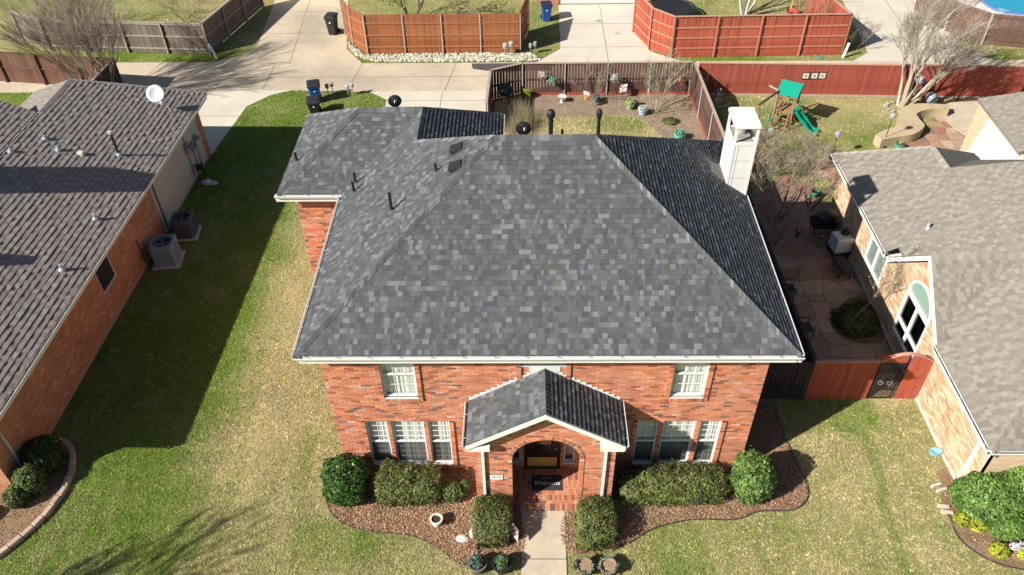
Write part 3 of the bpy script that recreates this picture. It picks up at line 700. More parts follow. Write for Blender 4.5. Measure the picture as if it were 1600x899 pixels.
# arch ring and jamb of rowlock bricks
P = []; q = random.Random(5); ring = MB()
n = 44
def archp(t, k): return (AC_-math.cos(t)*(AW+k), AS+math.sin(t)*(AR+k))
def ringbrick(p0, p1, p2, p3):
    V = [np.array((a, y_, b)) for y_ in (PY+.21, PY-.026) for a, b in (p0, p1, p2, p3)]
    return (V, [(4, 5, 6, 7), (0, 1, 5, 4), (1, 2, 6, 5), (2, 3, 7, 6), (3, 0, 4, 7)], pal_brick(q))
for i in range(n):
    t0 = math.pi*(i+.06)/n; t1 = math.pi*(i+.94)/n; P.append(ringbrick(archp(t0, 0), archp(t1, 0), archp(t1, .115), archp(t0, .115)))
for i in range(30):
    z0, z1 = .12+i*.0757+.005, .12+(i+1)*.0757-.005
    if z1 > AS: break
    P.append(ringbrick((AC_-AW-.115, z0), (AC_-AW, z0), (AC_-AW, z1), (AC_-AW-.115, z1))); P.append(ringbrick((AC_+AW, z0), (AC_+AW+.115, z0), (AC_+AW+.115, z1), (AC_+AW, z1)))
for i in range(n):
    t0 = math.pi*i/n; t1 = math.pi*(i+1)/n; a, b, c_, d_ = archp(t0, .012), archp(t1, .012), archp(t1, .11), archp(t0, .11)
    ring.slab([(a[0], PY-.018, a[1]), (b[0], PY-.018, b[1]), (c_[0], PY-.018, c_[1]), (d_[0], PY-.018, d_[1])], (0, .225, 0))
for s in (-1, 1): x = AC_+s*(AW+.061); ring.box(x-.049, x+.049, PY-.018, PY+.205, .1, AS)
ro = ring.build('arch_ring', m_mortar, house); pieces_out(P, 'brick', m_brick, ro, 10)
mb = MB(); mb.box(-1.40, -1.28, PY+.205, WY-.01, 0, 3.3); mb.box(2.36, 2.48, PY+.205, WY-.01, 0, 3.3); mb.build('porch_wall', m_brick_far, house)
mb = MB(); mb.box(-1.27, 2.35, PY+.21, WY-.015, 3.35, 3.40); mb.build('porch_ceiling', m_white, house)
# brick paving of the porch floor, laid in panels
P = []; q = random.Random(9); mb = MB(); mb.box(-.44, 1.60, 13.30, WY-.012, 0, .115); mb.box(-1.27, -.44, PY+.21, WY-.012, 0, .115); mb.box(1.60, 2.35, PY+.21, WY-.012, 0, .115)
pf = mb.build('porch_floor', m_mortar, house)
y = 13.295; r = 0
while y < WY-.03:
    solid = r in (1,)
    hgt_ = .10 if r in (1, 4) else .21
    x = -.46
    stp = .21 if hgt_ < .15 else .073
    while x < 1.60:
        x1 = min(x+stp-.008, 1.61); y1 = min(y+hgt_-.008, WY-.02); zt = .121+q.uniform(-.002, .003)
        V = [np.array(p) for p in ((x, y, .05), (x1, y, .05), (x1, y1, .05), (x, y1, .05), (x, y, zt), (x1, y, zt), (x1, y1, zt), (x, y1, zt))]
        P.append((V, [(4, 5, 6, 7), (0, 1, 5, 4), (1, 2, 6, 5), (2, 3, 7, 6), (3, 0, 4, 7)], pal_brick(q))); x += stp
    y += hgt_; r += 1
pieces_out(P, 'paver', m_brick, pf, 300)
# downspouts, number plaque
for x in (-1.2, 2.2):
    t = MB(); t.box(x-.04, x+.04, PY-.085, PY-.03, .05, PZ-.28); t.box(x-.045, x+.045, PY-.088, PY-.012, 1.4, 1.43); t.box(x-.045, x+.045, PY-.088, PY-.012, 2.5, 2.53); t.obox((x-.04, PY-.085, .05), (.08, 0, 0), (0, -.22, -.05), (0, .03, .07)); t.build('downspout', m_white, house)
mb = MB(); mb.bbox(-1.03, -.66, PY-.03, PY-.009, 1.46, 1.66, .006); pq = mb.build('number_plaque', m_white, house)
m_ink = M('ink', (.03, .03, .035), rough=.6)
mb = MB()
for i in range(7):
    x = -.97+i*.038; mb.box(x, x+.022, PY-.032, PY-.0302, 1.56+.012*math.sin(i*2.1), 1.60+.014*math.sin(i*1.3))
mb.build('lettering', m_ink, pq)
# entrance mat
mt_ = thing('door_mat', (.63, 14.22, .125), 'dark grey mat with white script Welcome in front of the door', 'mat')
mb = MB(); mb.bbox(.17, 1.10, 13.95, 14.50, .126, .14, .004); mb.build('mat_pad', M('mat_fibre', (.045, .05, .055), rough=1, var=.3, scale=60, bump=.6, bscale=300), mt_)
cu = bpy.data.curves.new('lettering', 'FONT'); cu.body = 'Welcome'; cu.size = .20; cu.shear = .25; cu.extrude = .001; cu.align_x = 'CENTER'; cu.align_y = 'CENTER'
to = bpy.data.objects.new('lettering', cu); link(to); dg = bpy.context.evaluated_depsgraph_get(); me = bpy.data.meshes.new_from_object(to.evaluated_get(dg)); bpy.data.objects.remove(to)
me.materials.clear(); me.materials.append(m_white); to = bpy.data.objects.new('lettering', me); to.location = (0, -.02, .018); link(to, mt_)
mb = MB()
for i, (dx, dy) in enumerate(((-.12, .13), (-.05, .15), (.03, .13), (.10, .16))): mb.obox((.63+dx, 14.22+dy, .1405), (.05, .02, 0), (-.008, .02, 0), (0, 0, .001))
mb.build('leaf_sprig', M('mat_print', (.55, .62, .6), rough=.9), mt_)

# chimney: white sided shaft with open cap
ch = MB(); cx0, cx1, cy0, cy1 = 6.42, 7.12, 21.35, 22.42
ch.box(cx0, cx1, cy0, cy1, 0.0, 7.62); co = ch.build('chimney', M('chimney_paint', (.80, .79, .76), rough=.55, var=.04, scale=4, col2=(.72, .70, .66), scale2=1.6, amt2=.3), house); co['label'] = 'tall white sided chimney with an open capped top'
t = MB()
for (x, y) in ((cx0, cy0), (cx1-.05, cy0), (cx0, cy1-.05), (cx1-.05, cy1-.05)): t.box(x-.012, x+.062, y-.012, y+.062, 5.4, 8.17)
t.box(cx0-.014, cx1+.014, cy0-.014, cy0+.05, 7.56, 7.66); t.box(cx0-.014, cx1+.014, cy1-.05, cy1+.014, 7.56, 7.66); t.box(cx0-.014, cx0+.05, cy0+.05, cy1-.05, 7.56, 7.66); t.box(cx1-.05, cx1+.014, cy0+.05, cy1-.05, 7.56, 7.66)
t.build('corner_board', m_white, co)
for zj in (6.35, 7.0):
    t = MB(); t.box(cx0-.004, cx1+.004, cy0-.006, cy1+.004, zj, zj+.012); t.build('panel_joint', M('joint_grey', (.42, .41, .39), rough=.7), co)
t = MB(); t.box(cx0+.16, cx0+.172, cy0-.007, cy0+.02, 5.9, 7.55); t.build('panel_joint', M('joint_grey'), co)
t = MB(); t.bbox(cx0-.05, cx1+.05, cy0-.05, cy1+.05, 8.17, 8.28, .03); t.build('chimney_cap', M('cap_white', (.80, .82, .82), rough=.4, var=.04, scale=3), co)
t = MB(); t.box(cx0+.06, cx1-.06, cy0+.06, cy1-.06, 7.621, 7.63); t.lathe([(.17, 0), (.17, .34), (.0, .36)], ((cx0+cx1)/2, (cy0+cy1)/2+.15, 7.63), 14); t.build('flue', M('flue_grey', (.32, .31, .27), rough=.7, var=.2), co)
t = MB(); zz = lambda x: E_+MP*(XR-x)
t.slab([(5.95, 21.55, zz(5.95)+.03), (6.41, 21.3, zz(6.41)+.03), (6.41, 22.45, zz(6.41)+.03), (5.95, 22.2, zz(5.95)+.03)], (0, 0, -.02)); t.build('cricket_flashing', M('galvanised', (.22, .21, .19), rough=.6, metal=.2, var=.2), co)

# roof vents and pipes
def plumb(x, y, z, h, r=.045):
    t = MB(); t.lathe([(r, -.1), (r, h), (r*.8, h), (r*.8, h-.1)], (x, y, z), 10); o = t.build('vent_pipe', m_black, house)
    f = MB(); f.lathe([(r+.10, 0), (r+.03, .05), (r+.012, .12)], (x, y, z+.0), 10, (-.45 if x < .5 else .0, 0, 1)); f.build('pipe_flashing', M('lead', (.09, .09, .095), rough=.6), o)
plumb(-3.85, 18.68, 7.12, .62); plumb(-5.52, 21.69, 6.01, .40); plumb(-5.49, 21.17, 6.02, .40); plumb(-2.56, 19.39, 7.97, .27); plumb(-7.76, 23.11, 5.94, .36); plumb(1.12, 20.9, 8.13, .30)
def rz(y): return E_+MP*(YB-y)
for (x, y, h, r, br) in ((.79, 21.3, .80, .07, .13), (2.22, 21.2, .80, .055, .095)):
    t = MB(); t.lathe([(r, -.1), (r, h)], (x, y, rz(y)), 12); o = t.build('flue_pipe', m_black, house)
    b = MB(); b.lathe([(r*1.05, -.08), (br*.9, -.03), (br, .04), (br*.95, .12), (br*.6, .19), (.01, .21)], (x, y, rz(y)+h), 14); b.build('flue_cap', m_black, o)
for (x, y, z) in ((-.04, 21.55, rz(21.55)), (-4.53, 25.15, E_+MP*(WR-25.15))):
    t = MB(); t.lathe([(.12, -.1), (.12, .25)], (x, y, z), 12); o = t.build('turbine_vent', m_black, house)
    b = MB()
    for k in range(18):
        a = 2*math.pi*k/18; pts = []
        for j in range(6):
            ph = math.pi*(j/5*.8+.1); rr = .19*math.sin(ph)+.03; pts.append((x+rr*math.cos(a+.1*j), y+rr*math.sin(a+.1*j), z+.40-.17*math.cos(ph)))
        b.tube(pts, .022, 4)
    b.blob((x, y, z+.41), (.17, .17, .15), 14, 8); b.lathe([(.13, 0), (.10, .03), (0, .04)], (x, y, z+.55), 14); b.build('turbine_fins', M('turbine', (.02, .02, .02), rough=.25, spec=.6), o, smooth=False)
for (x, y) in ((-1.93, 19.92), (-1.9, 18.97)):
    z = E_+MP*(x-XL); t = MB(); s = .19; up = np.array((-MP, 0, 1))/kS; U = np.array((1, 0, MP))/kS
    o0 = np.array((x, y, z)); V = [o0+U*a+np.array((0, b, 0))+up*c_ for a, b, c_ in ((-s, -s, .0), (-s, s, .0), (s, s, .0), (s, -s, .0), (-s, -s, .15), (-s, s, .15), (s*.9, s*.9, .07), (s*.9, -s*.9, .07))]
    t.add(V, [(0, 1, 5, 4), (1, 2, 6, 5), (2, 3, 7, 6), (3, 0, 4, 7), (4, 5, 6, 7)]); ov = t.build('box_vent', M('vent_black', (.03, .032, .036), rough=.45), house)
    l = MB(); l.slab([o0+U*-.34+np.array((0, -.26, 0))+up*.022, o0+U*-.34+np.array((0, .26, 0))+up*.022, o0+U*.3+np.array((0, .26, 0))+up*.022, o0+U*.3+np.array((0, -.26, 0))+up*.022], tuple(up*.003)); l.build('vent_flange', M('flange', (.07, .07, .072), rough=.7), ov)
# ------------------------------------------------------------------ neighbour on the left: single storey, brown roof
def pal_brick_l(q):
    r = q.random(); c = (.58, .275, .15) if r < .5 else (.62, .32, .185) if r < .8 else (.50, .22, .12) if r < .95 else (.62, .42, .29)
    k = q.uniform(.9, 1.08); return (c[0]*k, c[1]*k, c[2]*k)
def pal_roof_l(q, k):
    v = q.uniform(.21, .26) if k % 2 else q.uniform(.25, .32); return (v*1.10, v*.97, v*.87), q.uniform(-.010, .014)
m_brick_l = brick_tex_mat('brick_courses_orange', (.44, .19, .10), (.38, .15, .08), (.50, .40, .33))
m_cream = M('cream_siding', (.56, .53, .46), rough=.75, var=.05, scale=3)
lh = thing('brick_house', (-15.62, 14.0, 0), 'single-storey orange brick house with brown shingle roof at the left edge', 'house')
LX, LE, LEX, LM = -15.62, 3.25, -15.03, .42; lk = math.sqrt(1+LM*LM)
def lz(x): return LE+LM*(LEX-x)
dk = MB()
AX = -19.5; BX = -24.0
for f in ([(LEX, 13.4, LE), (LEX, 33.1, LE), (AX, 30.7, lz(AX)), (AX, 27.9, lz(AX)), (BX, 27.8, lz(BX)), (BX, 13.4+LEX-BX, lz(BX))],
          [(LEX-20, 13.4, LE), (LEX, 13.4, LE), (BX, 13.4+LEX-BX, lz(BX))],
          [(LEX, 33.1, LE), (-22.9, 33.1, LE), (AX, 30.7, lz(AX))], [(-22.9, 33.1, LE), (-22.9, 27.8, LE), (AX, 27.9, lz(AX)), (AX, 30.7, lz(AX))],
          [(BX, 13.4+LEX-BX, lz(BX)), (BX, 27.8, lz(BX)), (-32, 27.8, 3.4), (-32, 13.5, 3.4)]):
    dk.slab([(p[0], p[1], p[2]-.012) for p in f], (0, 0, -.1))
lroof = dk.build('roof', M('deck_brown', (.09, .08, .075), rough=.95), lh)
s1 = (LEX-AX)*lk; s2 = (LEX-BX)*lk
a = shingle_pieces((LEX, 13.4, LE), (0, 1, 0), (-1, 0, LM), [(0, -.03), (19.7, -.03), (17.3, s1), (LEX-AX, s1)], pal_roof_l, seed=51, expo=.19, wr=(.14, .24), th=(.018, .028))
b = shingle_pieces((LEX, 13.4, LE), (0, 1, 0), (-1, 0, LM), [(LEX-AX, s1), (14.5, s1), (14.4, s2), (LEX-BX, s2)], pal_roof_l, seed=52, expo=.19, wr=(.14, .24), th=(.018, .028))
c = shingle_pieces((-22.9, 27.8, LE), (0, 1, 0), (AX+22.9, 0, lz(AX)-LE), [(0, 0), (5.4, 0), (2.9, math.hypot(AX+22.9, lz(AX)-LE)), (.1, math.hypot(AX+22.9, lz(AX)-LE))], pal_roof_l, seed=53, expo=.19, wr=(.14, .24))
pieces_out(a+b+c, 'shingle', m_shingle, lroof, 270, 'shingle_field')
caps((AX, 27.9, lz(AX)), (AX, 30.7, lz(AX)), (-1, 0, -.5), (1, 0, -LM), lroof, pal_roof_l, seed=54, step=.2)
caps((LEX, 33.1, LE), (AX, 30.7, lz(AX)), (.3, 1, -.5), (1, -.2, -LM), lroof, pal_roof_l, seed=55, step=.2)
mb = MB(); mb.prism([(-15.1, 13.45), (-31.8, 13.45), (-31.8, 26.8), (-22.5, 26.8), (-22.5, 33.0), (-15.1, 33.0)], LE-.32, LE-.30); mb.build('soffit', m_white, lh)
mb = MB(); mb.box(BX, AX, 27.6, 27.7, LE, LE+.1)
mb.add([(AX-.1, 27.7, lz(AX)-.12), (BX, 27.7, lz(BX)-.1), (BX, 27.7, LE), (AX-.1, 27.7, LE)], [(0, 1, 2, 3)]); mb.build('gable_end', m_brick_l, lh)
gutter((LEX, 13.4, LE-.02), (LEX, 33.1, LE-.02), (1, 0, 0), lh, True); fascia((LEX, 13.4, LE-.02), (LEX, 33.1, LE-.02), (1, 0, 0), lh)
gutter((-22.9, 33.2, LE-.02), (-22.9, 27.9, LE-.02), (-1, 0, 0), lh, True)
wl = (21.6, 22.72, 1.22, 2.42)
def spans_l(v):
    iv = [(0.0, 12.85), (18.5, 19.05)]
    if wl[2] < v < wl[3]: iv = subtract(iv, [(wl[0]-14, wl[1]-14)])
    return iv
brick_wall(lh, 'wall', (LX, 14.0, 0), (0, 1, 0), (1, 0, 0), spans_l, 3.1, pal_brick_l, 24, mort=M('mortar_l', (.58, .42, .31), rough=.95), bmat=m_brick, limit=240, v0=.08)
brick_wall(lh, 'wall', (-15.62, 14.0, 0), (-1, 0, 0), (0, -1, 0), lambda v: [(0.0, 5.0)], 3.1, pal_brick_l, 25, mort=M('mortar_l'), bmat=m_brick, limit=50, v0=.08)
mb = MB(); mb.box(-15.74, -15.60, 14.0, 33.05, 0, .08); mb.build('foundation', M('foundation', (.42, .36, .29), rough=.9), lh)
mb = MB(); mb.box(-22.4, -15.63, 32.9, 33.05, 0, 3.1); mb.box(-22.5, -22.4, 27, 33.05, 0, 3.1); mb.build('rear_wall', m_brick_l, lh)
# cream panel siding with battens
y = 27.05; xs = [27.05, 29.9, 31.0, 32.45]
for i in range(3):
    mb = MB(); mb.box(LX-.1, LX-.004, xs[i]+.006, xs[i+1]-.006, .08, 3.1); mb.build('siding_panel', m_cream, lh)
mb = MB(); mb.box(LX-.1, LX+.03, 26.86, 27.05, .02, 3.1); mb.build('trim_board', m_cream, lh)
mb = MB(); mb.box(LX-.1, LX+.02, 32.45, 32.50, .02, 3.1); mb.build('trim_board', m_white, lh)
t = MB(); t.box(LX+.031, LX+.09, 27.06, 27.12, .1, 3.1); t.build('downspout', M('downspout_grey', (.2, .2, .19), rough=.5), lh)
t = MB(); t.box(LX+.01, LX+.07, 14.58, 14.66, .1, 3.1); t.build('downspout', M('downspout_pale', (.55, .55, .52), rough=.5), lh)
# window
f = MB(); x = LX-.05; y0, y1, z0, z1 = wl
f.box(x-.03, x+.04, y0, y0+.05, z0, z1); f.box(x-.03, x+.04, y1-.05, y1, z0, z1); f.box(x-.03, x+.04, y0+.05, y1-.05, z0, z0+.05); f.box(x-.03, x+.04, y0+.05, y1-.05, z1-.05, z1)
wo = f.build('window', m_white, lh); g = MB(); g.box(x-.01, x-.005, y0+.05, y1-.05, z0+.05, z1-.05); g.build('pane', screen_mat('dark_screen', (.05, .052, .055), .9), wo)
g = MB(); g.box(x-.06, x-.045, y0, y1, z0, z1); g.build('room_back', m_dark, wo)
# meters and conduit on the siding
m_grey = M('utility_grey', (.34, .34, .33), rough=.55, var=.08)
for (y, z, sy, sz) in ((30.7, 1.5, .3, .45), (31.3, 1.25, .28, .4), (31.75, 1.45, .2, .3)):
    t = MB(); t.bbox(LX-.003, LX+.14, y, y+sy, z, z+sz, .02); o = t.build('meter_box', m_grey, lh)
    d = MB(); d.lathe([(.09, 0), (.09, .09), (.07, .12)], (LX+.14, y+sy/2, z+sz*.6), 12, (1, 0, 0)); d.build('meter_dial', M('dial', (.25, .27, .28), rough=.2), o)
t = MB()
for y in (30.82, 31.42, 31.82): t.tube([(LX+.04, y, .05), (LX+.04, y, 1.5)], .025, 6)
t.tube([(LX+.04, 30.86, 1.9), (LX+.04, 30.86, 2.5)], .025, 6); t.build('conduit', m_grey, lh)
# roof pipes, dish, out-of-view chimney set for its shadow
def roof_pipe(x, y, h, r, mat, root, zf, name='vent_pipe'):
    z = zf(x); t = MB(); t.lathe([(r, -.1), (r, h), (r*.7, h)], (x, y, z), 10); o = t.build(name, mat, root)
    f = MB(); f.lathe([(r+.11, -.01), (r+.04, .05), (r+.02, .13)], (x, y, z), 10, (.5, 0, 1)); f.build('pipe_flashing', M('lead_pale', (.42, .46, .52), rough=.4, metal=.3), o); return o
m_galv = M('galvanised_pale', (.55, .55, .55), rough=.45, metal=.3)
for (x, y, h) in ((-18.72, 26.5, .16), (-18.12, 26.1, .16), (-15.75, 23.1, .25), (-15.7, 20.3, .25), (-19.3, 25.2, .14)): roof_pipe(x, y, h, .045, m_galv, lh, lz)
o = roof_pipe(-16.35, 26.95, .95, .05, m_black, lh, lz, 'flue_pipe'); t = MB(); t.lathe([(.06, 0), (.1, .03), (.1, .12), (.02, .15)], (-16.35, 26.95, lz(-16.35)+.95), 12); t.build('flue_cap', m_galv, o)
t = MB(); t.bbox(-17.55, -17.3, 26.2, 26.4, lz(-17.45)-.05, lz(-17.45)+.1, .02); t.build('box_vent', m_cream, lh)
dish = MB(); cz = lz(-16.2)+.55; ax = np.array((.25, -.75, .60)); dish.lathe([(.02, .0), (.15, .015), (.27, .05), (.38, .10), (.385, .105), (.27, .06), (.15, .027), (.0, .012)], (-16.2, 31.0, cz), 22, ax); d = dish.build('satellite_dish', M('dish_white', (.74, .78, .80), rough=.35, var=.03), lh, smooth=True)
t = MB(); t.tube([(-15.65, 30.75, lz(-15.65)-.02), (-15.8, 30.85, lz(-15.65)+.3), (-16.17, 31.05, cz)], .022, 6); t.tube([(-16.1, 30.75, cz-.3), (-15.75, 30.35, cz-.05)], .016, 6); t.bbox(-15.80, -15.68, 30.27, 30.38, cz-.1, cz+.02, .01); t.build('dish_arm', m_galv, d)
t = MB(); t.box(-22.1, -21.3, 21.2, 22.4, 3.6, 8.6); t.build('chimney', m_brick_l, lh)  # unseen chimney, added and sized so its shadow band crosses the roof
t = MB(); t.box(-18.9, -18.5, 18.9, 19.3, 4.3, 5.55); t.build('roof_vent', m_galv, lh)
lh.rotation_euler.z = -.0235

# ------------------------------------------------------------------ neighbour on the right: tan brick, pale shingle roof
def pal_brick_r(q):
    r = q.random(); c = (.64, .42, .26) if r < .35 else (.70, .52, .35) if r < .65 else (.74, .60, .44) if r < .88 else (.54, .31, .17)
    k = q.uniform(.88, 1.1); return (c[0]*k, c[1]*k, c[2]*k)
def pal_roof_r(q, k):
    v = q.uniform(.21, .25) if k % 2 else q.uniform(.26, .32); return (v*1.06, v*.955, v*.82), (0 if k % 2 else .006)
m_brick_r = brick_tex_mat('brick_courses_tan', (.60, .38, .22), (.70, .52, .34), (.68, .60, .48))
rh = thing('brick_house', (13.05, 18.0, 0), 'single-storey tan brick house with pale shingle roof and arched window at the right edge', 'house')
RXW, RE, REX, RM = 13.05, 2.80, 12.70, .55; rk_ = math.sqrt(1+RM*RM)
def rzx(x): return RE+RM*(x-REX)
dk = MB()
A1 = 15.5; B1 = 20.0
for f in ([(REX, 17.4, RE), (REX, 13.45, RE), (B1, 20.75, rzx(B1)), (17.3, 23.8, rzx(17.3)), (A1, 24.9, rzx(A1)), (A1, 17.4, rzx(A1)), ],
          [(REX, 28.3, RE), (REX, 22.0, RE), (A1, 22.0, rzx(A1)), (A1, 26.35, rzx(A1))], [(13.10, 22.0, rzx(13.10)), (13.10, 17.4, rzx(13.10)), (A1, 17.4, rzx(A1)), (A1, 22.0, rzx(A1))],
          [(REX, 13.45, RE), (29, 13.45, RE), (25, 20.75, rzx(B1)), (B1, 20.75, rzx(B1))],
          [(A1, 26.35, rzx(A1)), (A1, 24.9, rzx(A1)), (18.4, 25.5, 2.8), (18.4, 28.3, 2.8)], [(REX, 28.3, RE), (A1, 26.35, rzx(A1)), (18.4, 28.3, RE)],
          [(17.3, 23.8, rzx(17.3)), (B1, 20.75, rzx(B1)), (25, 20.75, rzx(B1)), (27, 27.8, RE), (18, 27.8, RE), (A1, 24.9, rzx(A1))]):
    dk.slab([(p[0], p[1], p[2]-.012) for p in f], (0, 0, -.1))
rroof = dk.build('roof', M('deck_tan', (.20, .185, .16), rough=.95), rh)
O = (REX, 13.45, RE); U = (0, 1, 0); SV = (1, 0, RM); sA = (A1-REX)*rk_; sB = (B1-REX)*rk_
kw = dict(expo=.15, wr=(.08, .30), th=(.010, .016))
rp = shingle_pieces(O, U, SV, [(0, -.03), (3.98, -.03), (3.98, 3.98*rk_)], pal_roof_r, seed=61, **kw)
rp += shingle_pieces(O, U, SV, [(3.98, .40*rk_), (8.5, .40*rk_), (8.5, sA), (3.98, sA)], pal_roof_r, seed=62, **kw)
rp += shingle_pieces(O, U, SV, [(8.5, -.03), (14.85, -.03), (12.9, sA), (8.5, sA)], pal_roof_r, seed=63, **kw)
rp += shingle_pieces(O, U, SV, [(2.8, sA), (11.45, sA), (10.35, (17.3-REX)*rk_), (7.3, sB), (4.6, 4.6*rk_)], pal_roof_r, seed=64, **kw)
rp += shingle_pieces((REX, 13.45, RE), (1, 0, 0), (0, 1, RM), [(0, -.03), (10, -.03), (10, 4.5), (4.5/rk_, 4.5)], pal_roof_r, seed=65, **kw)
pieces_out(rp, 'shingle', m_shingle, rroof, 250, 'shingle_field')
caps((REX, 13.45, RE), (17.2, 17.95, rzx(17.2)), (-1, 0, -RM), (0, -1, -RM), rroof, pal_roof_r, seed=66, step=.2)
caps((REX, 28.3, RE), (A1, 26.35, rzx(A1)), (-1, 0, -RM), (.3, 1, -.5), rroof, pal_roof_r, seed=67, step=.2)
caps((A1, 24.9, rzx(A1)), (A1, 26.35, rzx(A1)), (-1, 0, -RM), (1, 0, -RM), rroof, pal_roof_r, seed=68, step=.2)
# cross gable over the arched window
GY_, GZ, GM = 19.72, 4.50, .87; GH = 2.25; gk = math.sqrt(1+GM*GM); gx_end = REX+(GZ-RE)/RM
dk = MB()
for s in (-1, 1): dk.slab([(12.86, GY_, GZ-.012), (12.86, GY_+s*GH, GZ-GM*GH-.012), (13.10, GY_+s*GH, GZ-GM*GH-.012), (gx_end+.1, GY_, GZ-.012)], (0, 0, -.09))
gr = dk.build('gable_roof', M('deck_tan'), rh)
gp = []
for s in (-1, 1):
    gp += shingle_pieces((12.86, GY_+s*GH, GZ-GM*GH), (1, 0, 0), (0, -s, GM), [(0, -.02), (.26, -.02), (gx_end-12.86, GH*gk), (0, GH*gk)], pal_roof_r, seed=70+s, **kw)
pieces_out(gp, 'shingle', m_shingle, gr, 40, 'shingle_field')
caps((12.86, GY_, GZ), (gx_end, GY_, GZ), (0, 1, -GM), (0, -1, -GM), gr, pal_roof_r, seed=71, step=.2)
rk = MB()
for s in (-1, 1):
    a = np.array((12.83, GY_, GZ-.02)); b = np.array((12.83, GY_+s*(GH+.04), GZ-GM*(GH+.04)-.02)); rk.slab([a, b, b+np.array((0, 0, -.2)), a+np.array((0, 0, -.2))], (.035, 0, 0))
rk.build('rake_board', m_white, gr)
for (y0, y1) in ((13.4, 17.4), (22.0, 28.3)):
    gutter((REX, y0, RE-.02), (REX, y1, RE-.02), (-1, 0, 0), rh, True); fascia((REX, y0, RE-.02), (REX, y1, RE-.02), (-1, 0, 0), rh)
gutter((REX-.1, 13.45, RE-.02), (24, 13.45, RE-.02), (0, -1, 0), rh, True)
mb = MB(); mb.prism([(REX+.05, 13.5), (26, 13.5), (26, 27.5), (17, 28.2), (REX+.05, 28.2), (REX+.05, 22.0), (13.2, 21.95), (13.2, 17.45), (REX+.05, 17.4)], RE-.31, RE-.29); mb.build('soffit', m_white, rh)
aw = (18.63, 20.43, .60, 2.40); aR = .90; ay = (aw[0]+aw[1])/2; w2 = (22.25, 23.90, .92, 2.25)
def spans_r(v):
    iv = [(13.75, 28.0)]
    if v > 2.5:
        h_ = (GZ-.12-v)/GM; iv = [(GY_-h_, GY_+h_)] if h_ > 0 else []
    if aw[2] < v < aw[3]: iv = subtract(iv, [(aw[0], aw[1])])
    elif aw[3] <= v < aw[3]+aR:
        h_ = math.sqrt(aR*aR-(v-aw[3])**2); iv = subtract(iv, [(ay-h_, ay+h_)])
    if w2[2] < v < w2[3]: iv = subtract(iv, [(w2[0], w2[1])])
    return iv
brick_wall(rh, 'wall', (RXW, 0, 0), (0, 1, 0), (-1, 0, 0), spans_r, 4.4, pal_brick_r, 26, mort=M('mortar_r', (.70, .63, .50), rough=.95), bmat=m_brick, limit=280, v0=.12)
mb = MB(); mb.box(13.05, 26, 13.75, 13.88, 0, 2.5); mb.build('front_wall', m_brick_r, rh); mb = MB(); mb.box(13.05, 18, 27.85, 28.0, 0, 2.5); mb.build('rear_wall', m_brick_r, rh)
mb = MB(); mb.box(RXW-.035, RXW+.1, 13.7, 28.0, 0, .12); mb.build('foundation', M('foundation_pale', (.66, .62, .54), rough=.9), rh)
t = MB(); t.box(RXW-.09, RXW-.012, 14.2, 14.29, .1, 2.55); t.build('downspout', m_white, rh)
def rbar(mb, y0, y1, z0, z1, x0=RXW-.03, x1=RXW+.07): mb.box(x0, x1, y0, y1, z0, z1)
f = MB(); rbar(f, aw[0], aw[0]+.09, aw[2], aw[3]); rbar(f, aw[1]-.09, aw[1], aw[2], aw[3]); rbar(f, aw[0]+.09, aw[1]-.09, aw[2], aw[2]+.09); rbar(f, aw[0]+.09, aw[1]-.09, aw[3]-.07, aw[3]+.07); rbar(f, ay-.05, ay+.05, aw[2]+.09, aw[3]-.07); rbar(f, aw[0]+.09, ay-.05, 1.16, 1.25); rbar(f, ay+.05, aw[1]-.09, 1.16, 1.25)
n = 20
for i in range(n):
    t0, t1 = math.pi*i/n, math.pi*(i+1)/n; ps = [(RXW-.03, ay+r_*math.cos(t_), aw[3]+r_*math.sin(t_)) for r_, t_ in ((aR, t0), (aR, t1), (aR-.09, t1), (aR-.09, t0))]; f.slab(ps, (.09, 0, 0))
wo = f.build('window', m_white, rh); wo['label'] = 'large arched window with green shade in the arch'
def rpane(name, y0, y1, z0, z1, mat, x): g = MB(); g.box(x, x+.004, y0, y1, z0, z1); return g.build(name, mat, wo)
m_glass_d = glass_mat('window_glass_dark', (.5, .55, .55), .06)
for (y0, y1, z0, z1) in ((aw[0]+.09, ay-.05, .69, 1.16), (ay+.05, aw[1]-.09, .69, 1.16), (aw[0]+.09, ay-.05, 1.25, 2.33), (ay+.05, aw[1]-.09, 1.25, 2.33)): rpane('pane', y0, y1, z0, z1, m_glass_d, RXW+.03)
g = MB(); g.slab([(RXW+.035, ay+.83*math.cos(math.pi*i/16), aw[3]+.83*math.sin(math.pi*i/16)) for i in range(17)], (.004, 0, 0)); g.build('arch_shade', M('green_shade', (.27, .40, .33), rough=.35, var=.06), wo)
g = MB(); g.box(RXW+.35, RXW+.38, aw[0]-.3, aw[1]+.3, .3, 2.6); g.build('room_back', m_dark, wo)
g = MB(); g.blob((RXW+.25, 19.0, 1.35), (.08, .16, .2), 8, 6, .2, 3); g.build('indoor_vase', M('vase', (.5, .45, .35), rough=.5), wo)
f = MB(); rbar(f, w2[0], w2[0]+.10, w2[2], w2[3]); rbar(f, w2[1]-.10, w2[1], w2[2], w2[3]); rbar(f, w2[0]+.1, w2[1]-.1, w2[2], w2[2]+.1); rbar(f, w2[0]+.1, w2[1]-.1, w2[3]-.08, w2[3]); rbar(f, (w2[0]+w2[1])/2-.05, (w2[0]+w2[1])/2+.05, w2[2]+.1, w2[3]-.08)
wo = f.build('window', m_white, rh); yc = (w2[0]+w2[1])/2
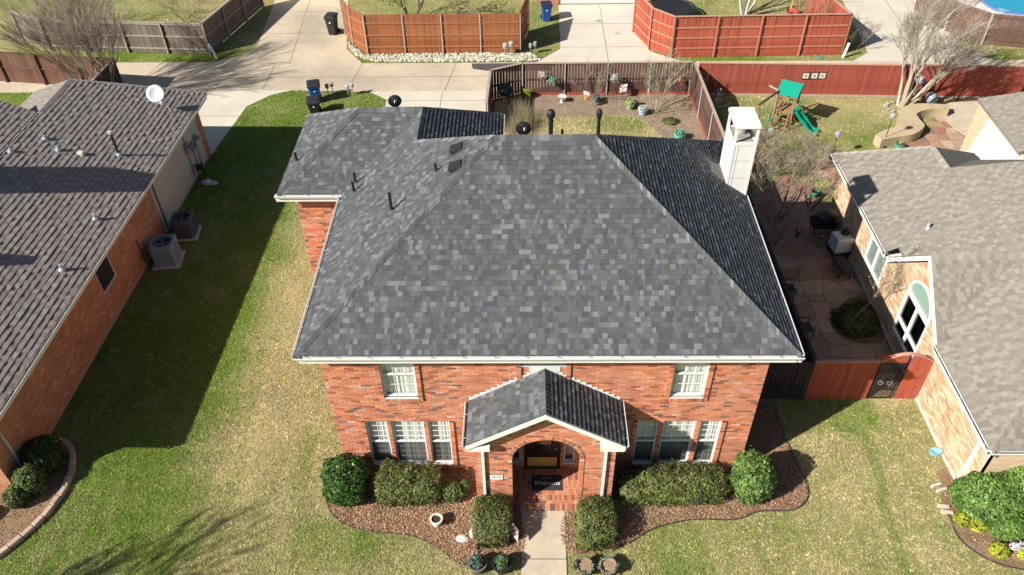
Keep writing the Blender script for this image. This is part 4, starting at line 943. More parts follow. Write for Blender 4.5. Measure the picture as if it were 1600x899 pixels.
for (y0, y1) in ((w2[0]+.1, yc-.05), (yc+.05, w2[1]-.1)): rpane('pane', y0, y1, w2[2]+.1, w2[3]-.08, M('blind_green', (.20, .26, .25), rough=.3, var=.1, scale=8, spec=.6), RXW+.03)
roof_pipe(14.0, 22.3, .3, .05, m_galv, rh, rzx)
# rear wing with its own roof and the white flat patio cover
dk = MB(); dk.slab([(20.2, 28.3, 2.8), (20.4, 32.75, 2.8), (24.5, 30.5, 4.9), (24.5, 28.3, 4.9)], (0, 0, -.1)); dk.slab([(20.4, 32.75, 2.8), (29, 32.9, 2.8), (27, 30.5, 4.9), (24.5, 30.5, 4.9)], (0, 0, -.1))
wr = dk.build('rear_roof', M('deck_tan'), rh)
ln = math.hypot(4.2, 2.1)
pieces_out(shingle_pieces((20.2, 28.3, 2.815), (.045, 1, 0), (4.2, 0, 2.1), [(0, 0), (4.45, 0), (2.3, ln), (0, ln)], pal_roof_r, seed=77, **kw), 'shingle', m_shingle, wr, 10, 'shingle_field')
mb = MB(); mb.prism([(18.0, 27.85), (20.6, 27.9), (20.75, 28.9), (20.35, 31.5), (20.1, 31.0), (18.75, 29.25), (18.0, 28.4)], 2.42, 2.54); mb.build('patio_cover', m_white, rh)
mb = MB(); mb.box(20.4, 20.55, 28, 32.5, 0, 2.7); mb.box(20.55, 28, 32.35, 32.5, 0, 2.7); mb.build('wing_wall', m_brick_r, rh)
# ------------------------------------------------------------------ fences: every picket is a piece
def wood(name, col, rand=.14, var=.16, rough=.85): return M(name, col, rough=rough, var=var, scale=2.2, rand=rand, stretch=(9, 9, .9), bump=.25, bscale=6, col2=tuple(.55*v+.08 for v in col), scale2=.55, amt2=.45)
def fence(label, path, h, wmat, pw=.14, gap=.010, rails=(), rail_mat=None, side=1, posts=2.4, post_mat=None, post_r=.045, post_round=False, cap_mat=None, kick=None, group=None, post_h=None, name='wood_fence', cat='fence', batten=False, post_side=None):
    """pickets along a path; rails and posts stand on the given side (+1 = left of the walking direction)"""
    P = [np.array((p[0], p[1], 0.), float) for p in path]; root = thing(name, tuple((P[0]+P[-1])/2), label, cat, group); base = np.array(wloc(root))
    pm = bpy.data.meshes.new('picket'); b = MB(); t = .018; z0 = .03 if not kick else .18
    if batten: b.box(0, pw, -t, 0, z0, h); b.box(-.012, .028, -t-.016*side if side < 0 else 0, -t if side < 0 else .016, z0, h)
    else: b.box(0, pw, -t, 0, z0, h)
    pm.from_pydata(b.v, [], b.f); pm.materials.append(wmat)
    for i in range(len(P)-1):
        a, c = P[i], P[i+1]; d = c-a; L = np.linalg.norm(d); d /= L; ang = math.atan2(d[1], d[0]); n = np.array((-d[1], d[0], 0))*side
        k = int(L/(pw+gap)); st = L/k
        for j in range(k):
            o = bpy.data.objects.new('picket', pm); p = a+d*(j*st+gap/2); o.location = tuple(p-base+np.array((0, 0, rnd.uniform(-.012, .006)))); o.rotation_euler = (rnd.uniform(-.006, .006), 0, ang); link(o, root)
        ro = n*(.001 if side > 0 else .019)
        for z in rails:
            m_ = MB(); m_.obox(a+ro+np.array((0, 0, z-.045)), d*L, n*.038, (0, 0, .09)); m_.build('rail', rail_mat or wmat, root)
        if kick:
            m_ = MB(); m_.obox(a+ro+np.array((0, 0, .02)), d*L, -n*.022 if side > 0 else n*.02, (0, 0, .15)); m_.build('kickboard', kick, root)
        if cap_mat:
            m_ = MB(); m_.obox(a-n*.05+np.array((0, 0, h+.005))-d*.02, d*(L+.04), n*.13, (0, 0, .035)); m_.build('fence_cap', cap_mat, root)
        if posts:
            np_ = max(1, int(round(L/posts))); ps = post_side or 1
            for j in range(np_+1):
                if j == np_ and i < len(P)-2: continue
                p = a+d*(L*j/np_)+n*(.075*ps+(.02 if ps < 0 else 0)); m_ = MB()
                if post_round: m_.lathe([(.032, 0), (.032, (post_h or h)-.02), (.0, (post_h or h))], p, 8)
                else: m_.obox(p-d*.045-n*.03, d*.09, n*.09, (0, 0, (post_h or h)-.01))
                m_.build('post', post_mat or wmat, root)
    return root
w_brown = wood('wood_dark_brown', (.125, .060, .048)); w_brown_rail = wood('wood_brown_rail', (.10, .05, .04))
w_red = wood('wood_red_stain', (.43, .088, .045), .17, .22); w_red_rail = wood('wood_red_rail', (.50, .20, .12), .08)
w_orange = wood('wood_orange_stain', (.33, .105, .035), .2, .26); w_or_rail = wood('wood_orange_rail', (.40, .15, .06), .1)
w_redback = wood('wood_brick_red', (.35, .072, .045), .14, .22); w_grey = wood('wood_weathered_grey', (.20, .155, .125), .22); w_grey_rail = wood('wood_grey_rail', (.38, .33, .28), .1)
w_darkl = wood('wood_red_brown', (.17, .08, .055), .2); w_cap = wood('wood_cap_pale', (.48, .36, .28), .05); w_capred = wood('wood_cap_red', (.55, .30, .22), .05)
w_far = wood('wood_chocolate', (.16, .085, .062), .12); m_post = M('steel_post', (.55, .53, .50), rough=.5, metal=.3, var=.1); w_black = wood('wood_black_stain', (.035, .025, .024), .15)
fence('dark brown picket fence round the small back garden behind the grey roof', [(-1.85, 34.4), (-1.75, 37.8), (-.1, 38.55), (8.75, 38.55), (9.0, 28.4)], 1.83, w_brown, gap=.016, rails=(.95,), rail_mat=w_brown_rail, side=-1, posts=2.45, post_mat=m_post, post_round=True, cap_mat=w_cap, kick=w_redback, post_side=1)
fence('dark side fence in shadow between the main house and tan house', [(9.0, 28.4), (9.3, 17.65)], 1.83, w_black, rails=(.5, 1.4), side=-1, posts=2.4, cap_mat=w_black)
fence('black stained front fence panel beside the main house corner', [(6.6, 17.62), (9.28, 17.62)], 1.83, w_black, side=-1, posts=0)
fence('long brick-red board fence closing the playset yard', [(9.05, 38.4), (25.5, 37.7)], 1.83, w_redback, pw=.15, gap=.004, rails=(.4, 1.4), side=1, posts=2.4, cap_mat=w_capred, batten=False, kick=w_cap)
fence('bright red picket fence with posts outside, across the alley', [(6.6, 46.2), (7.25, 44.0), (8.3, 42.85), (17.95, 43.0), (17.0, 47.5)], 2.38, w_red, rails=(.55, 1.15, 1.75), rail_mat=w_red_rail, side=-1, posts=2.35, post_mat=w_red_rail, cap_mat=w_capred, kick=w_red)
fence('orange stained picket fence with steel posts behind the rock bed', [(-10.75, 46.2), (-10.0, 44.6), (-9.05, 43.6), (-.3, 43.55), (.2, 46.5)], 2.36, w_orange, rails=(.45, 1.15, 1.85), rail_mat=w_or_rail, side=-1, posts=2.2, post_mat=m_post, post_round=True)
fence('weathered grey picket fence with wooden rails at the far left', [(-30.2, 45.8), (-28.0, 44.5), (-18.4, 43.75), (-16.9, 50.5)], 1.84, w_grey, rails=(.3, 1.05, 1.78), rail_mat=w_grey_rail, side=-1, posts=2.35, post_mat=w_grey_rail, cap_mat=w_grey_rail)
fence('red-brown picket fence behind the left house under the bare shrub', [(-31, 40.9), (-21.75, 39.55)], 1.83, w_darkl, gap=.014, rails=(.95,), side=-1, posts=2.4, post_mat=w_darkl)
fence('short dark fence return running down to the left house driveway', [(-21.75, 39.55), (-22.0, 35.0)], 1.83, w_black, rails=(.4, 1.4), side=-1, posts=2.3, cap_mat=w_grey_rail)
fence('chocolate brown picket fence with pale posts beside the pool', [(24.3, 49), (25.0, 46.0), (26.4, 44.2), (31, 43.0)], 1.83, w_far, rails=(.35, 1.0, 1.65), rail_mat=w_far, side=-1, posts=2.3, post_mat=m_post)
# front fence of the tan house with an arched gate
ff = thing('gated_fence', (11.1, 17.62, 0), 'red board fence with arched top and iron garden gate beside the tan house', 'fence')
pm = bpy.data.meshes.new('picket'); 
def ftop(x): return 1.83+(.0 if x < 11.3 else .34*math.sin(math.pi*min(1, (x-11.3)/1.75))**1.0 if x < 13.05 else 0)
x = 9.30
while x < 13.0:
    if not (11.32 <= x < 12.2):
        b = MB(); z1 = ftop(x+.075); b.box(x+.003, x+.147, 17.60, 17.622, .04, z1); b.build('picket', w_red, ff)
    x += .15
cp = MB(); V = []; n = 40; xs = [9.28+(13.0-9.28)*i/n for i in range(n+1)]
for i in range(n):
    a, b_ = xs[i], xs[i+1]; cp.add([(a, 17.56, ftop(a)+.006), (b_, 17.56, ftop(b_)+.006), (b_, 17.68, ftop(b_)+.006), (a, 17.68, ftop(a)+.006), (a, 17.56, ftop(a)+.04), (b_, 17.56, ftop(b_)+.04), (b_, 17.68, ftop(b_)+.04), (a, 17.68, ftop(a)+.04)], [(0, 3, 2, 1), (4, 5, 6, 7), (0, 1, 5, 4), (2, 3, 7, 6)])
cp.build('fence_cap', w_capred, ff)
mb = MB(); mb.box(9.3, 11.3, 17.625, 17.66, .35, .44); mb.build('rail', w_red, ff); mb = MB(); mb.box(9.3, 11.3, 17.625, 17.66, 1.4, 1.49); mb.build('rail', w_red, ff)
mb = MB(); mb.box(11.33, 12.19, 17.60, 17.64, 1.80, 2.12); mb.build('gate_header', w_red, ff)
g = MB(); g.box(11.36, 11.40, 17.60, 17.63, .06, 1.76); g.box(12.13, 12.17, 17.60, 17.63, .06, 1.76); g.box(11.40, 12.13, 17.60, 17.63, .06, .10); g.box(11.40, 12.13, 17.60, 17.63, 1.72, 1.76); g.box(11.40, 12.13, 17.604, 17.626, .55, .58); gt = g.build('gate', m_black, ff)
for i in range(9): x = 11.46+i*.075; b = MB(); b.box(x, x+.014, 17.608, 17.622, .10, 1.72); b.build('bar', m_black, gt)
sc = MB()
for (cx, cz, s) in ((11.65, 1.2, 1), (11.9, 1.2, -1), (11.65, .85, -1), (11.9, .85, 1)): sc.tube([(cx+s*(.03+.011*k)*math.cos(k*.7)*.8, 17.597, cz+(.03+.011*k)*math.sin(k*.7)) for k in range(12)], .010, 5)
sc.build('scrollwork', M('iron_pale', (.28, .28, .27), rough=.4), gt)
# ------------------------------------------------------------------ shrubs and trees
def leaf_cloud(cx, cy, cz, rx, ry, rz, n, size, cols, p=2.0, seed=0, inner=.72, droop=.0, zmin=.02, lump=.10):
    """leaf-sized faces spread through a (super)ellipsoid's outer shell with an uneven outline"""
    q = np.random.default_rng(seed)
    d = q.normal(size=(n, 3)); d /= np.linalg.norm(d, axis=1)[:, None]
    k = (np.abs(d)**p).sum(1)**(-1/p); bump = 1+lump*(vnoise(d[:, 0]*3+seed, d[:, 1]*3+d[:, 2]*2, seed+1, 1.0)-.5)*2+lump*.6*(vnoise(d[:, 0]*9+seed, d[:, 1]*9+d[:, 2]*7, seed+2, 1.0)-.5)*2
    rad = inner+(1.03-inner)*q.random(n)**.45; rad = np.where(q.random(n) < .035, rad+q.random(n)*.14, rad)
    P = d*(k*rad*bump)[:, None]*np.array((rx, ry, rz))+np.array((cx, cy, cz))
    P = P[P[:, 2] > zmin]; d = d[:len(P)] if False else (P-np.array((cx, cy, cz)))/np.array((rx, ry, rz)); n = len(P)
    N = d/(np.linalg.norm(d, axis=1)[:, None]+1e-6)+q.normal(0, .55, (n, 3)); N[:, 2] += .25; N /= np.linalg.norm(N, axis=1)[:, None]
    A = np.cross(N, q.normal(size=(n, 3))); A /= np.linalg.norm(A, axis=1)[:, None]; B = np.cross(N, A)
    L = (size*q.uniform(.6, 1.3, n))[:, None]; W = L*.52
    V = np.stack([P-A*L, P+B*W*.9+N*L*.12, P+A*L-N*L*.15, P-B*W*.9+N*L*.12], 1).reshape(-1, 3)
    c = np.array(cols)[q.integers(0, len(cols), n)]*q.uniform(.7, 1.35, n)[:, None]
    c = c*(.55+.9*vnoise(P[:, 0]+P[:, 2]*.7, P[:, 1]+P[:, 2], seed+5, .22))[:, None]
    return V, np.arange(4*n).reshape(-1, 4), c
m_twig = M('twig_core', (.035, .04, .018), rough=1, var=.3, scale=15)
m_stem = M('stem_bark', (.20, .14, .10), rough=.9, var=.2, scale=20)
def shrub(name, label, base, lumps, size, cols, cat='shrub', group=None, rough=.45, core=True, stems=5, seed=1, zmin=.02):
    root = thing(name, (base[0], base[1], 0), label, cat, group); V = []; F = []; Cc = []; n0 = 0
    cm = MB()
    for i, (cx, cy, cz, rx, ry, rz, n, p) in enumerate(lumps):
        v, f, c = leaf_cloud(cx, cy, cz, rx, ry, rz, n, size, cols, p, seed*17+i, zmin=zmin); V.append(v); F.append(f+n0); Cc.append(c); n0 += len(v)
        if core: cm.blob((cx, cy, cz), (rx*.74, ry*.74, rz*.74), 12, 8, .08, seed+i)
    fast_mesh('foliage', np.concatenate(V), np.concatenate(F), leaf_mat('leaf_gloss' if rough < .4 else 'leaf', rough), np.concatenate(Cc), root)
    if core: cm.build('inner_twigs', m_twig, root)
    st = MB(); q = random.Random(seed)
    for i in range(stems):
        l = lumps[i % len(lumps)]; a = q.uniform(0, 6.28); st.tube([(l[0]+.1*math.cos(a), l[1]+.1*math.sin(a), 0), (l[0]+l[3]*.3*math.cos(a), l[1]+l[4]*.3*math.sin(a), l[2]*.8), (l[0]+l[3]*.75*math.cos(a), l[1]+l[4]*.75*math.sin(a), l[2]+l[5]*.4)], [.03, .02, .008], 5)
    if stems: st.build('stem', m_stem, root)
    return root
HOLLY = [(.05, .115, .022), (.07, .16, .03), (.10, .20, .04), (.04, .09, .02)]
BOX = [(.14, .185, .045), (.18, .225, .06), (.105, .145, .035), (.24, .27, .09), (.17, .13, .07)]
BRIGHT = [(.12, .21, .045), (.16, .26, .06), (.09, .16, .035), (.20, .29, .085)]
LAUREL = [(.13, .24, .045), (.17, .29, .06), (.09, .18, .035), (.20, .31, .08)]
LIME = [(.42, .46, .04), (.50, .52, .06), (.34, .40, .04)]
shrub('holly_bush', 'dark glossy round bush at the left front corner', (-5.35, 13.85), [(-5.35, 13.85, .80, .68, .64, .84, 9000, 2.3)], .05, HOLLY, rough=.35, seed=1)
shrub('clipped_hedge', 'clipped hedge under the left triple window', (-3.5, 13.92), [(-3.85, 13.92, .56, .66, .52, .62, 8000, 4.0), (-3.15, 13.90, .52, .62, .50, .54, 7000, 4.0)], .036, BOX, cat='hedge', seed=2)
shrub('nandina_shrub', 'small loose shrub with bare twigs between hedge and porch', (-2.15, 13.85), [(-2.2, 13.75, .36, .34, .30, .34, 1100, 2.0), (-1.85, 13.95, .30, .2, .2, .28, 500, 2.0)], .045, BRIGHT+[(.25, .2, .12)], core=False, seed=3, stems=9)
shrub('box_hedge', 'square clipped hedge on the left side of the front walk', (-.97, 12.72), [(-.97, 12.72, .46, .54, .66, .47, 14000, 6.0)], .032, BOX, cat='hedge', seed=4)
shrub('box_hedge', 'square clipped hedge on the right side of the front walk', (1.98, 12.66), [(1.98, 12.66, .46, .54, .68, .47, 14000, 6.0)], .032, BOX, cat='hedge', seed=5)
shrub('clipped_hedge', 'long clipped hedge under the right triple window', (4.4, 13.9), [(3.4, 13.88, .45, .66, .46, .46, 7000, 3.0), (4.2, 13.92, .50, .80, .50, .52, 9000, 5.0), (5.15, 13.92, .50, .78, .50, .52, 9000, 5.0)], .036, BOX, cat='hedge', seed=6)
shrub('holly_bush', 'bright leafy round bush at the right front corner', (6.68, 13.95), [(6.68, 13.95, .80, .60, .62, .90, 8000, 2.2)], .05, BRIGHT, seed=7)
shrub('laurel_shrub', 'large spreading bright green shrub at the tan house corner', (14.2, 13.35), [(13.5, 13.3, .75, .95, .80, .75, 9000, 2.2), (14.5, 13.5, .85, 1.1, .85, .85, 11000, 2.2), (15.6, 13.3, .8, 1.0, .8, .8, 6000, 2.2), (12.95, 13.55, .5, .45, .55, .5, 3000, 2.0), (13.7, 12.55, .4, .5, .35, .4, 2500, 2.0)], .058, LAUREL, rough=.4, seed=8)
shrub('lime_perennial', 'yellow-green clump at the left foot of the large shrub', (12.78, 12.95), [(12.75, 12.95, .18, .33, .25, .22, 900, 2.0), (13.05, 12.75, .15, .25, .2, .2, 500, 2.0)], .04, LIME, cat='plant', core=False, stems=0, seed=9)
shrub('lime_perennial', 'yellow-green clump in the open mulch below the large shrub', (13.3, 12.0), [(13.28, 11.98, .16, .26, .24, .2, 800, 2.0)], .04, LIME, cat='plant', core=False, stems=0, seed=10)
shrub('lime_perennial', 'yellow-green clump at the right frame edge by the white flowers', (14.0, 11.85), [(13.98, 11.85, .16, .24, .22, .2, 700, 2.0)], .04, LIME, cat='plant', core=False, stems=0, seed=11)
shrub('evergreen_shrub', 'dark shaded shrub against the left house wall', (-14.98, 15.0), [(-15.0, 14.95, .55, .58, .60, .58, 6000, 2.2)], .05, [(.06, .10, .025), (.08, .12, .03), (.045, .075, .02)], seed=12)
shrub('evergreen_shrub', 'sunlit shrub below the dark one at the left house corner', (-15.15, 13.95), [(-15.05, 14.1, .5, .46, .42, .5, 3800, 2.1), (-15.3, 13.6, .35, .32, .34, .36, 2200, 2.1)], .048, [(.10, .15, .045), (.13, .18, .06), (.08, .11, .03)], seed=13)
shrub('evergreen_shrub', 'small dark shrub at the lower left frame edge', (-16.4, 13.0), [(-16.35, 12.9, .3, .3, .3, .3, 1500, 2.1)], .045, [(.08, .11, .03), (.06, .09, .02)], seed=14)
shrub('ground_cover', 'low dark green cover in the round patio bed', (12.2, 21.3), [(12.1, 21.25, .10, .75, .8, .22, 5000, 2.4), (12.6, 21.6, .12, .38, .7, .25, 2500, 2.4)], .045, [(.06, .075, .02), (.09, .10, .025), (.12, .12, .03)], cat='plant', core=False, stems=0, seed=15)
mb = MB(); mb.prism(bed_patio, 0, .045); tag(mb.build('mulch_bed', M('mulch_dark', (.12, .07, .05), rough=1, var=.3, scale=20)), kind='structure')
shrub('lime_perennial', 'yellow-green shrub in the shaded back fence corner', (.1, 38.15), [(.1, 38.15, .3, .24, .2, .3, 700, 2.0)], .055, LIME, core=False, stems=2, seed=16)
shrub('garden_shrub', 'dark blue-green shrub against the shaded angled fence', (-1.0, 37.7), [(-1.0, 37.75, .75, .36, .3, .34, 900, 2.0)], .06, [(.05, .11, .10), (.07, .15, .13)], core=False, stems=3, seed=17)
shrub('garden_shrub', 'small olive shrub in the mulch right of the pale bare tree', (7.3, 35.6), [(7.3, 35.6, .12, .4, .3, .16, 600, 2.0)], .05, [(.22, .24, .06), (.15, .18, .05)], core=False, stems=0, seed=18)
# bare, leafless trees
def bare(name, label, base, stems, h, bark, seed=1, r0=.05, levels=4, spread=.55, lean=(0, 0), fine=.006, nb=(2, 3), cat='tree', group=None, trunk_h=.4, leaves=None, kink=.10, twig_mat=None):
    q = random.Random(seed); root = thing(name, (base[0], base[1], 0), label, cat, group); tr = MB(); cr = MB(); tips = []
    def grow(p, d, L, r, lev):
        pts = [p]; rr = [r]; n = 3 if lev < levels else 2; dd = d
        for i in range(n):
            dd = dd+np.array([q.uniform(-kink, kink), q.uniform(-kink, kink), q.uniform(-.02, .07)]); dd /= np.linalg.norm(dd); pts.append(pts[-1]+dd*L/n); rr.append(max(fine, r*(1-.45*(i+1)/n)))
        (tr if lev == 0 else cr).tube(pts, rr, 6 if lev < 2 else 4 if lev < 3 else 3, cap=False)
        if lev >= levels: tips.append(pts[-1]); return
        k = q.randint(*nb)+(1 if lev >= 2 else 0)
        for j in range(k):
            t = q.uniform(.45, 1.0) if j else 1.0; i = min(n-1, int(t*n)); p2 = pts[i]+(pts[i+1]-pts[i])*(t*n-i if t < 1 else 1)
            s = spread*(1 if lev else .7); d2 = dd+np.array([q.uniform(-s, s)+lean[0]*.2, q.uniform(-s, s)+lean[1]*.2, q.uniform(-.15, .25)]); d2 /= np.linalg.norm(d2)
            grow(p2, d2, L*q.uniform(.6, .82), rr[min(i+1, n)]*.78, lev+1)
    for s in range(stems):
        a = 2*math.pi*s/stems+q.uniform(-.4, .4); o = spread*q.uniform(.45, .95)
        d = np.array([math.cos(a)*o+lean[0], math.sin(a)*o+lean[1], 1.]); d /= np.linalg.norm(d)
        grow(np.array([base[0]+.09*math.cos(a)*stems*.3, base[1]+.09*math.sin(a)*stems*.3, 0]), d, h*trunk_h*q.uniform(.85, 1.15), r0*q.uniform(.7, 1.1), 0)
    tr.build('trunk', bark, root); cr.build('branches', twig_mat or bark, root)
    if leaves:
        T = np.array(tips); n = len(T)*leaves[0]; qq = np.random.default_rng(seed); P = T[qq.integers(0, len(T), n)]+qq.normal(0, leaves[3], (n, 3)); A = qq.normal(size=(n, 3)); A /= np.linalg.norm(A, axis=1)[:, None]; B = np.cross(A, qq.normal(size=(n, 3))); B /= np.linalg.norm(B, axis=1)[:, None]; L = leaves[1]
        V = np.stack([P-A*L, P+B*L*.5, P+A*L, P-B*L*.5], 1).reshape(-1, 3); c = np.array(leaves[2])[qq.integers(0, len(leaves[2]), n)]*qq.uniform(.7, 1.3, n)[:, None]
        fast_mesh('leaves', V, np.arange(4*n).reshape(-1, 4), leaf_mat('leaf'), c, root)
    return root
b_pale = M('bark_pale', (.52, .42, .32), rough=.8, var=.18, scale=9); b_twig = M('bark_twig', (.30, .24, .185), rough=.9, var=.2, scale=9); b_red = M('bark_red', (.36, .24, .17), rough=.85, var=.2, scale=9)
b_white = M('bark_white', (.62, .58, .52), rough=.8, var=.15, scale=9); b_dark = M('bark_dark', (.13, .10, .085), rough=.9, var=.2, scale=9); b_green = M('bark_olive', (.34, .33, .22), rough=.85, var=.2, scale=9)
bare('crape_myrtle', 'leafless pale multi-trunk tree before the long red fence', (19.35, 37.05), 7, 5.6, b_pale, seed=8, r0=.10, levels=5, spread=.56, lean=(.17, .02), trunk_h=.37, nb=(2, 4), twig_mat=M('bark_grey', (.40, .345, .28), rough=.9, var=.2, scale=9))
bare('crape_myrtle', 'leafless reddish multi-stem tree over the fence behind the left house', (-22.5, 38.4), 15, 6.4, b_red, seed=9, r0=.055, levels=4, spread=.50, lean=(-.05, .0), trunk_h=.36, nb=(3, 4), twig_mat=b_twig)
bare('bare_shrub', 'leafless spreading shrub against the middle of the brown garden fence', (3.5, 38.0), 8, 1.75, b_twig, seed=11, r0=.022, levels=3, spread=.6, trunk_h=.45, cat='shrub', fine=.007)
bare('bare_tree', 'pale leafless small tree standing in the back mulch bed', (6.62, 36.6), 5, 2.9, b_green, seed=12, r0=.032, levels=4, spread=.42, trunk_h=.36, fine=.007)
bare('bare_tree', 'dark leafless tree in the shade behind the chimney', (10.8, 27.5), 4, 3.6, b_dark, seed=13, r0=.05, levels=4, spread=.6, trunk_h=.34, lean=(.1, .2), twig_mat=b_twig)
bare('bare_tree', 'leafless tree by the sunlit end of the tan brick wall', (12.35, 28.3), 4, 3.2, b_dark, seed=14, r0=.045, levels=4, spread=.55, trunk_h=.36, twig_mat=b_twig)
bare('bare_shrub', 'low thicket of grey twigs beside the playset', (12.0, 31.5), 18, 1.6, b_twig, seed=15, r0=.018, levels=4, spread=.95, trunk_h=.45, cat='shrub', fine=.006)
bare('bare_shrub', 'low thicket of grey twigs close to the chimney', (10.5, 30.8), 16, 1.7, b_twig, seed=35, r0=.018, levels=4, spread=.95, trunk_h=.45, cat='shrub', fine=.006)
bare('bare_shrub', 'tall leafless shrub at the shaded patio edge next to the side fence', (10.0, 25.9), 9, 2.4, b_dark, seed=41, r0=.022, levels=4, spread=.7, trunk_h=.4, cat='shrub', twig_mat=b_twig)
bare('small_tree', 'thin tree with dry tan leaves in the patio bed', (12.0, 21.3), 1, 2.5, b_green, seed=16, r0=.03, levels=3, spread=.5, trunk_h=.55, leaves=(7, .035, [(.42, .30, .21), (.5, .38, .28), (.33, .24, .17)], .10), nb=(3, 4))
bare('crape_myrtle', 'white-barked multi-trunk tree inside the bright red fence', (13.6, 48.3), 5, 4.8, b_white, seed=17, r0=.10, levels=3, spread=.45, trunk_h=.5)
bare('bare_shrub', 'leafless brown shrub in the far corner of the bright red fence', (16.6, 45.2), 12, 2.6, b_red, seed=18, r0=.02, levels=3, spread=.55, trunk_h=.45, cat='shrub')
bare('bare_shrub', 'grey leafless shrub on the shaded ground past the bright red fence', (19.0, 43.9), 10, 1.5, b_twig, seed=19, r0=.016, levels=3, spread=.8, trunk_h=.5, cat='shrub')
bare('bare_tree', 'leafless tree in front of the left house throwing shade on the lawn', (-22.6, 1.5), 6, 10.5, b_pale, seed=21, r0=.18, levels=5, spread=.5, trunk_h=.33, fine=.022)
bare('bare_shrub', 'tangle of grey twigs in the far left yard', (-26.2, 47.2), 16, 2.2, b_twig, seed=22, r0=.022, levels=3, spread=1.0, trunk_h=.45, cat='shrub')
bare('bare_shrub', 'low tangle of twigs behind the weathered grey fence', (-21.0, 48.6), 14, 1.8, b_twig, seed=23, r0=.02, levels=3, spread=1.0, trunk_h=.45, cat='shrub')
bare('leafy_tree', 'green leafy tree hanging over the orange fence at the top', (-7.0, 47.6), 3, 4.2, b_dark, seed=24, r0=.10, levels=3, spread=.7, trunk_h=.42, leaves=(24, .08, [(.16, .20, .04), (.22, .26, .06), (.10, .14, .03)], .28))
# tall dry grass clumps in the shaded garden corner
og = thing('ornamental_grass', (-.3, 35.2, 0), 'tall dry grass clump beside the rear gutter', 'grass clump')
n = 1400; q = np.random.default_rng(3); x = -.35+q.normal(0, .35, n); y = 35.3+q.normal(0, .5, n); H = q.uniform(.5, 1.35, n); a = q.uniform(0, 6.28, n); ln = H*q.uniform(.05, .45, n)
V = np.stack([np.stack([x-.008, y, 0*x], 1), np.stack([x+.008, y, 0*x], 1), np.stack([x+np.cos(a)*ln, y+np.sin(a)*ln, H], 1)], 1).reshape(-1, 3)
fast_mesh('blades', V, np.arange(3*n).reshape(-1, 3), leaf_mat('grass_blades'), np.array((.42, .35, .22))*q.uniform(.5, 1.3, n)[:, None], og)
# ------------------------------------------------------------------ front garden objects
m_terra = M('pot_white', (.72, .68, .62), rough=.7, var=.08); m_soil = M('soil', (.05, .035, .025), rough=1, var=.3, scale=30)
def pot(label, x, y, r, h, mat, soil=True, z=0, flare=1.15, cat='pot', plant=None, seed=1, rim=None):
    root = thing('flower_pot', (x, y, z), label, cat); t = MB(); t.lathe([(r*.7, 0), (r*.85, h*.3), (r, h*.82), (r*flare, h*.86), (r*flare, h), (r*.95, h), (r*.92, h*.75), (.0, h*.74)], (x, y, z), 18); t.build('pot_body', mat, root)
    if soil: s = MB(); s.lathe([(r*.93, h*.78), (r*.9, h*.84), (0, h*.88)], (x, y, z), 14); s.build('soil', M('potting_chips', (.34, .24, .16), rough=1, var=.35, scale=40) if rim else m_soil, root)
    if plant:
        v, f, c = leaf_cloud(x, y, z+h+.05, r*plant[1], r*plant[1], plant[2], plant[0], plant[3], plant[4], 2.0, seed, inner=.3); fast_mesh('foliage', v, f, leaf_mat('leaf'), c, root)
    if rim:
        qq = np.random.default_rng(seed); th_ = qq.uniform(0, 6.28, 150); vv = []
        for a_ in th_:
            rr_ = r*qq.uniform(.98, 1.3); p_ = np.array((x+rr_*math.cos(a_), y+rr_*math.sin(a_), z+h+qq.uniform(-.08, .05))); e1 = qq.normal(size=3)*.028; e2 = qq.normal(size=3)*.018; vv += [p_-e1, p_+e2, p_+e1, p_-e2]
        fast_mesh('trailing_plant', np.array(vv), np.arange(600).reshape(-1, 4), leaf_mat('leaf'), np.array(rim)[qq.integers(0, len(rim), 150)], root)
    return root
pot('empty white urn standing alone in the left mulch bed', -2.62, 12.85, .15, .34, m_terra, flare=1.3)
m_blackpot = M('pot_black', (.025, .025, .027), rough=.4); m_greypot = M('pot_grey', (.16, .14, .13), rough=.5)
BLUEG = [(.12, .20, .16), (.16, .25, .20), (.10, .16, .12)]
pot('round dark pot with grey-green plant, outermost left of the walk', -1.36, 11.45, .24, .38, m_greypot, plant=(260, .8, .18, .05, BLUEG), seed=31)
pot('round black pot full of green leaves right beside the walk', -.68, 11.45, .24, .38, m_blackpot, plant=(420, .85, .16, .045, BRIGHT+BLUEG), seed=32)
pot('pale pot with green rim nearest the right of the walk', 1.60, 11.38, .22, .36, M('pot_tan', (.32, .23, .16), rough=.8), rim=BLUEG, seed=33)
pot('pale pot with green rim, second from the walk on the right', 2.26, 11.38, .22, .36, M('pot_tan2', (.36, .27, .19), rough=.8), rim=BLUEG, seed=34)
def stone(name, label, x, y, rx, ry, rz, mat, cat='stone', seed=1, group=None):
    t = MB(); t.blob((x, y, rz*.7), (rx, ry, rz), 10, 7, .09, seed); o = t.build(name, mat, base=(x, y, 0)); tag(o, label, cat, group); return o
m_pale = M('pale_stone', (.68, .66, .64), rough=.8, var=.1, scale=14, bump=.3)
stone('garden_stone', 'flat pale oval stone in the left mulch bed', -1.85, 12.38, .19, .13, .07, m_pale, seed=2)
stone('garden_stone', 'upright whitish stone tucked against the left walk hedge', -1.56, 12.52, .09, .15, .14, M('pinkish_stone', (.62, .52, .47), rough=.85, var=.1, scale=14), seed=3)
pl_ = thing('path_light', (-1.36, 11.95, 0), 'small black path light at the front of the left walk hedge', 'garden light')
t = MB(); t.lathe([(.015, 0), (.015, .3)], (-1.36, 11.95, 0), 8); t.build('stake', m_black, pl_); t = MB(); t.lathe([(.06, .28), (.075, .33), (.075, .42), (.05, .45), (0, .46)], (-1.36, 11.95, 0), 12); t.build('lamp_head', m_black, pl_)
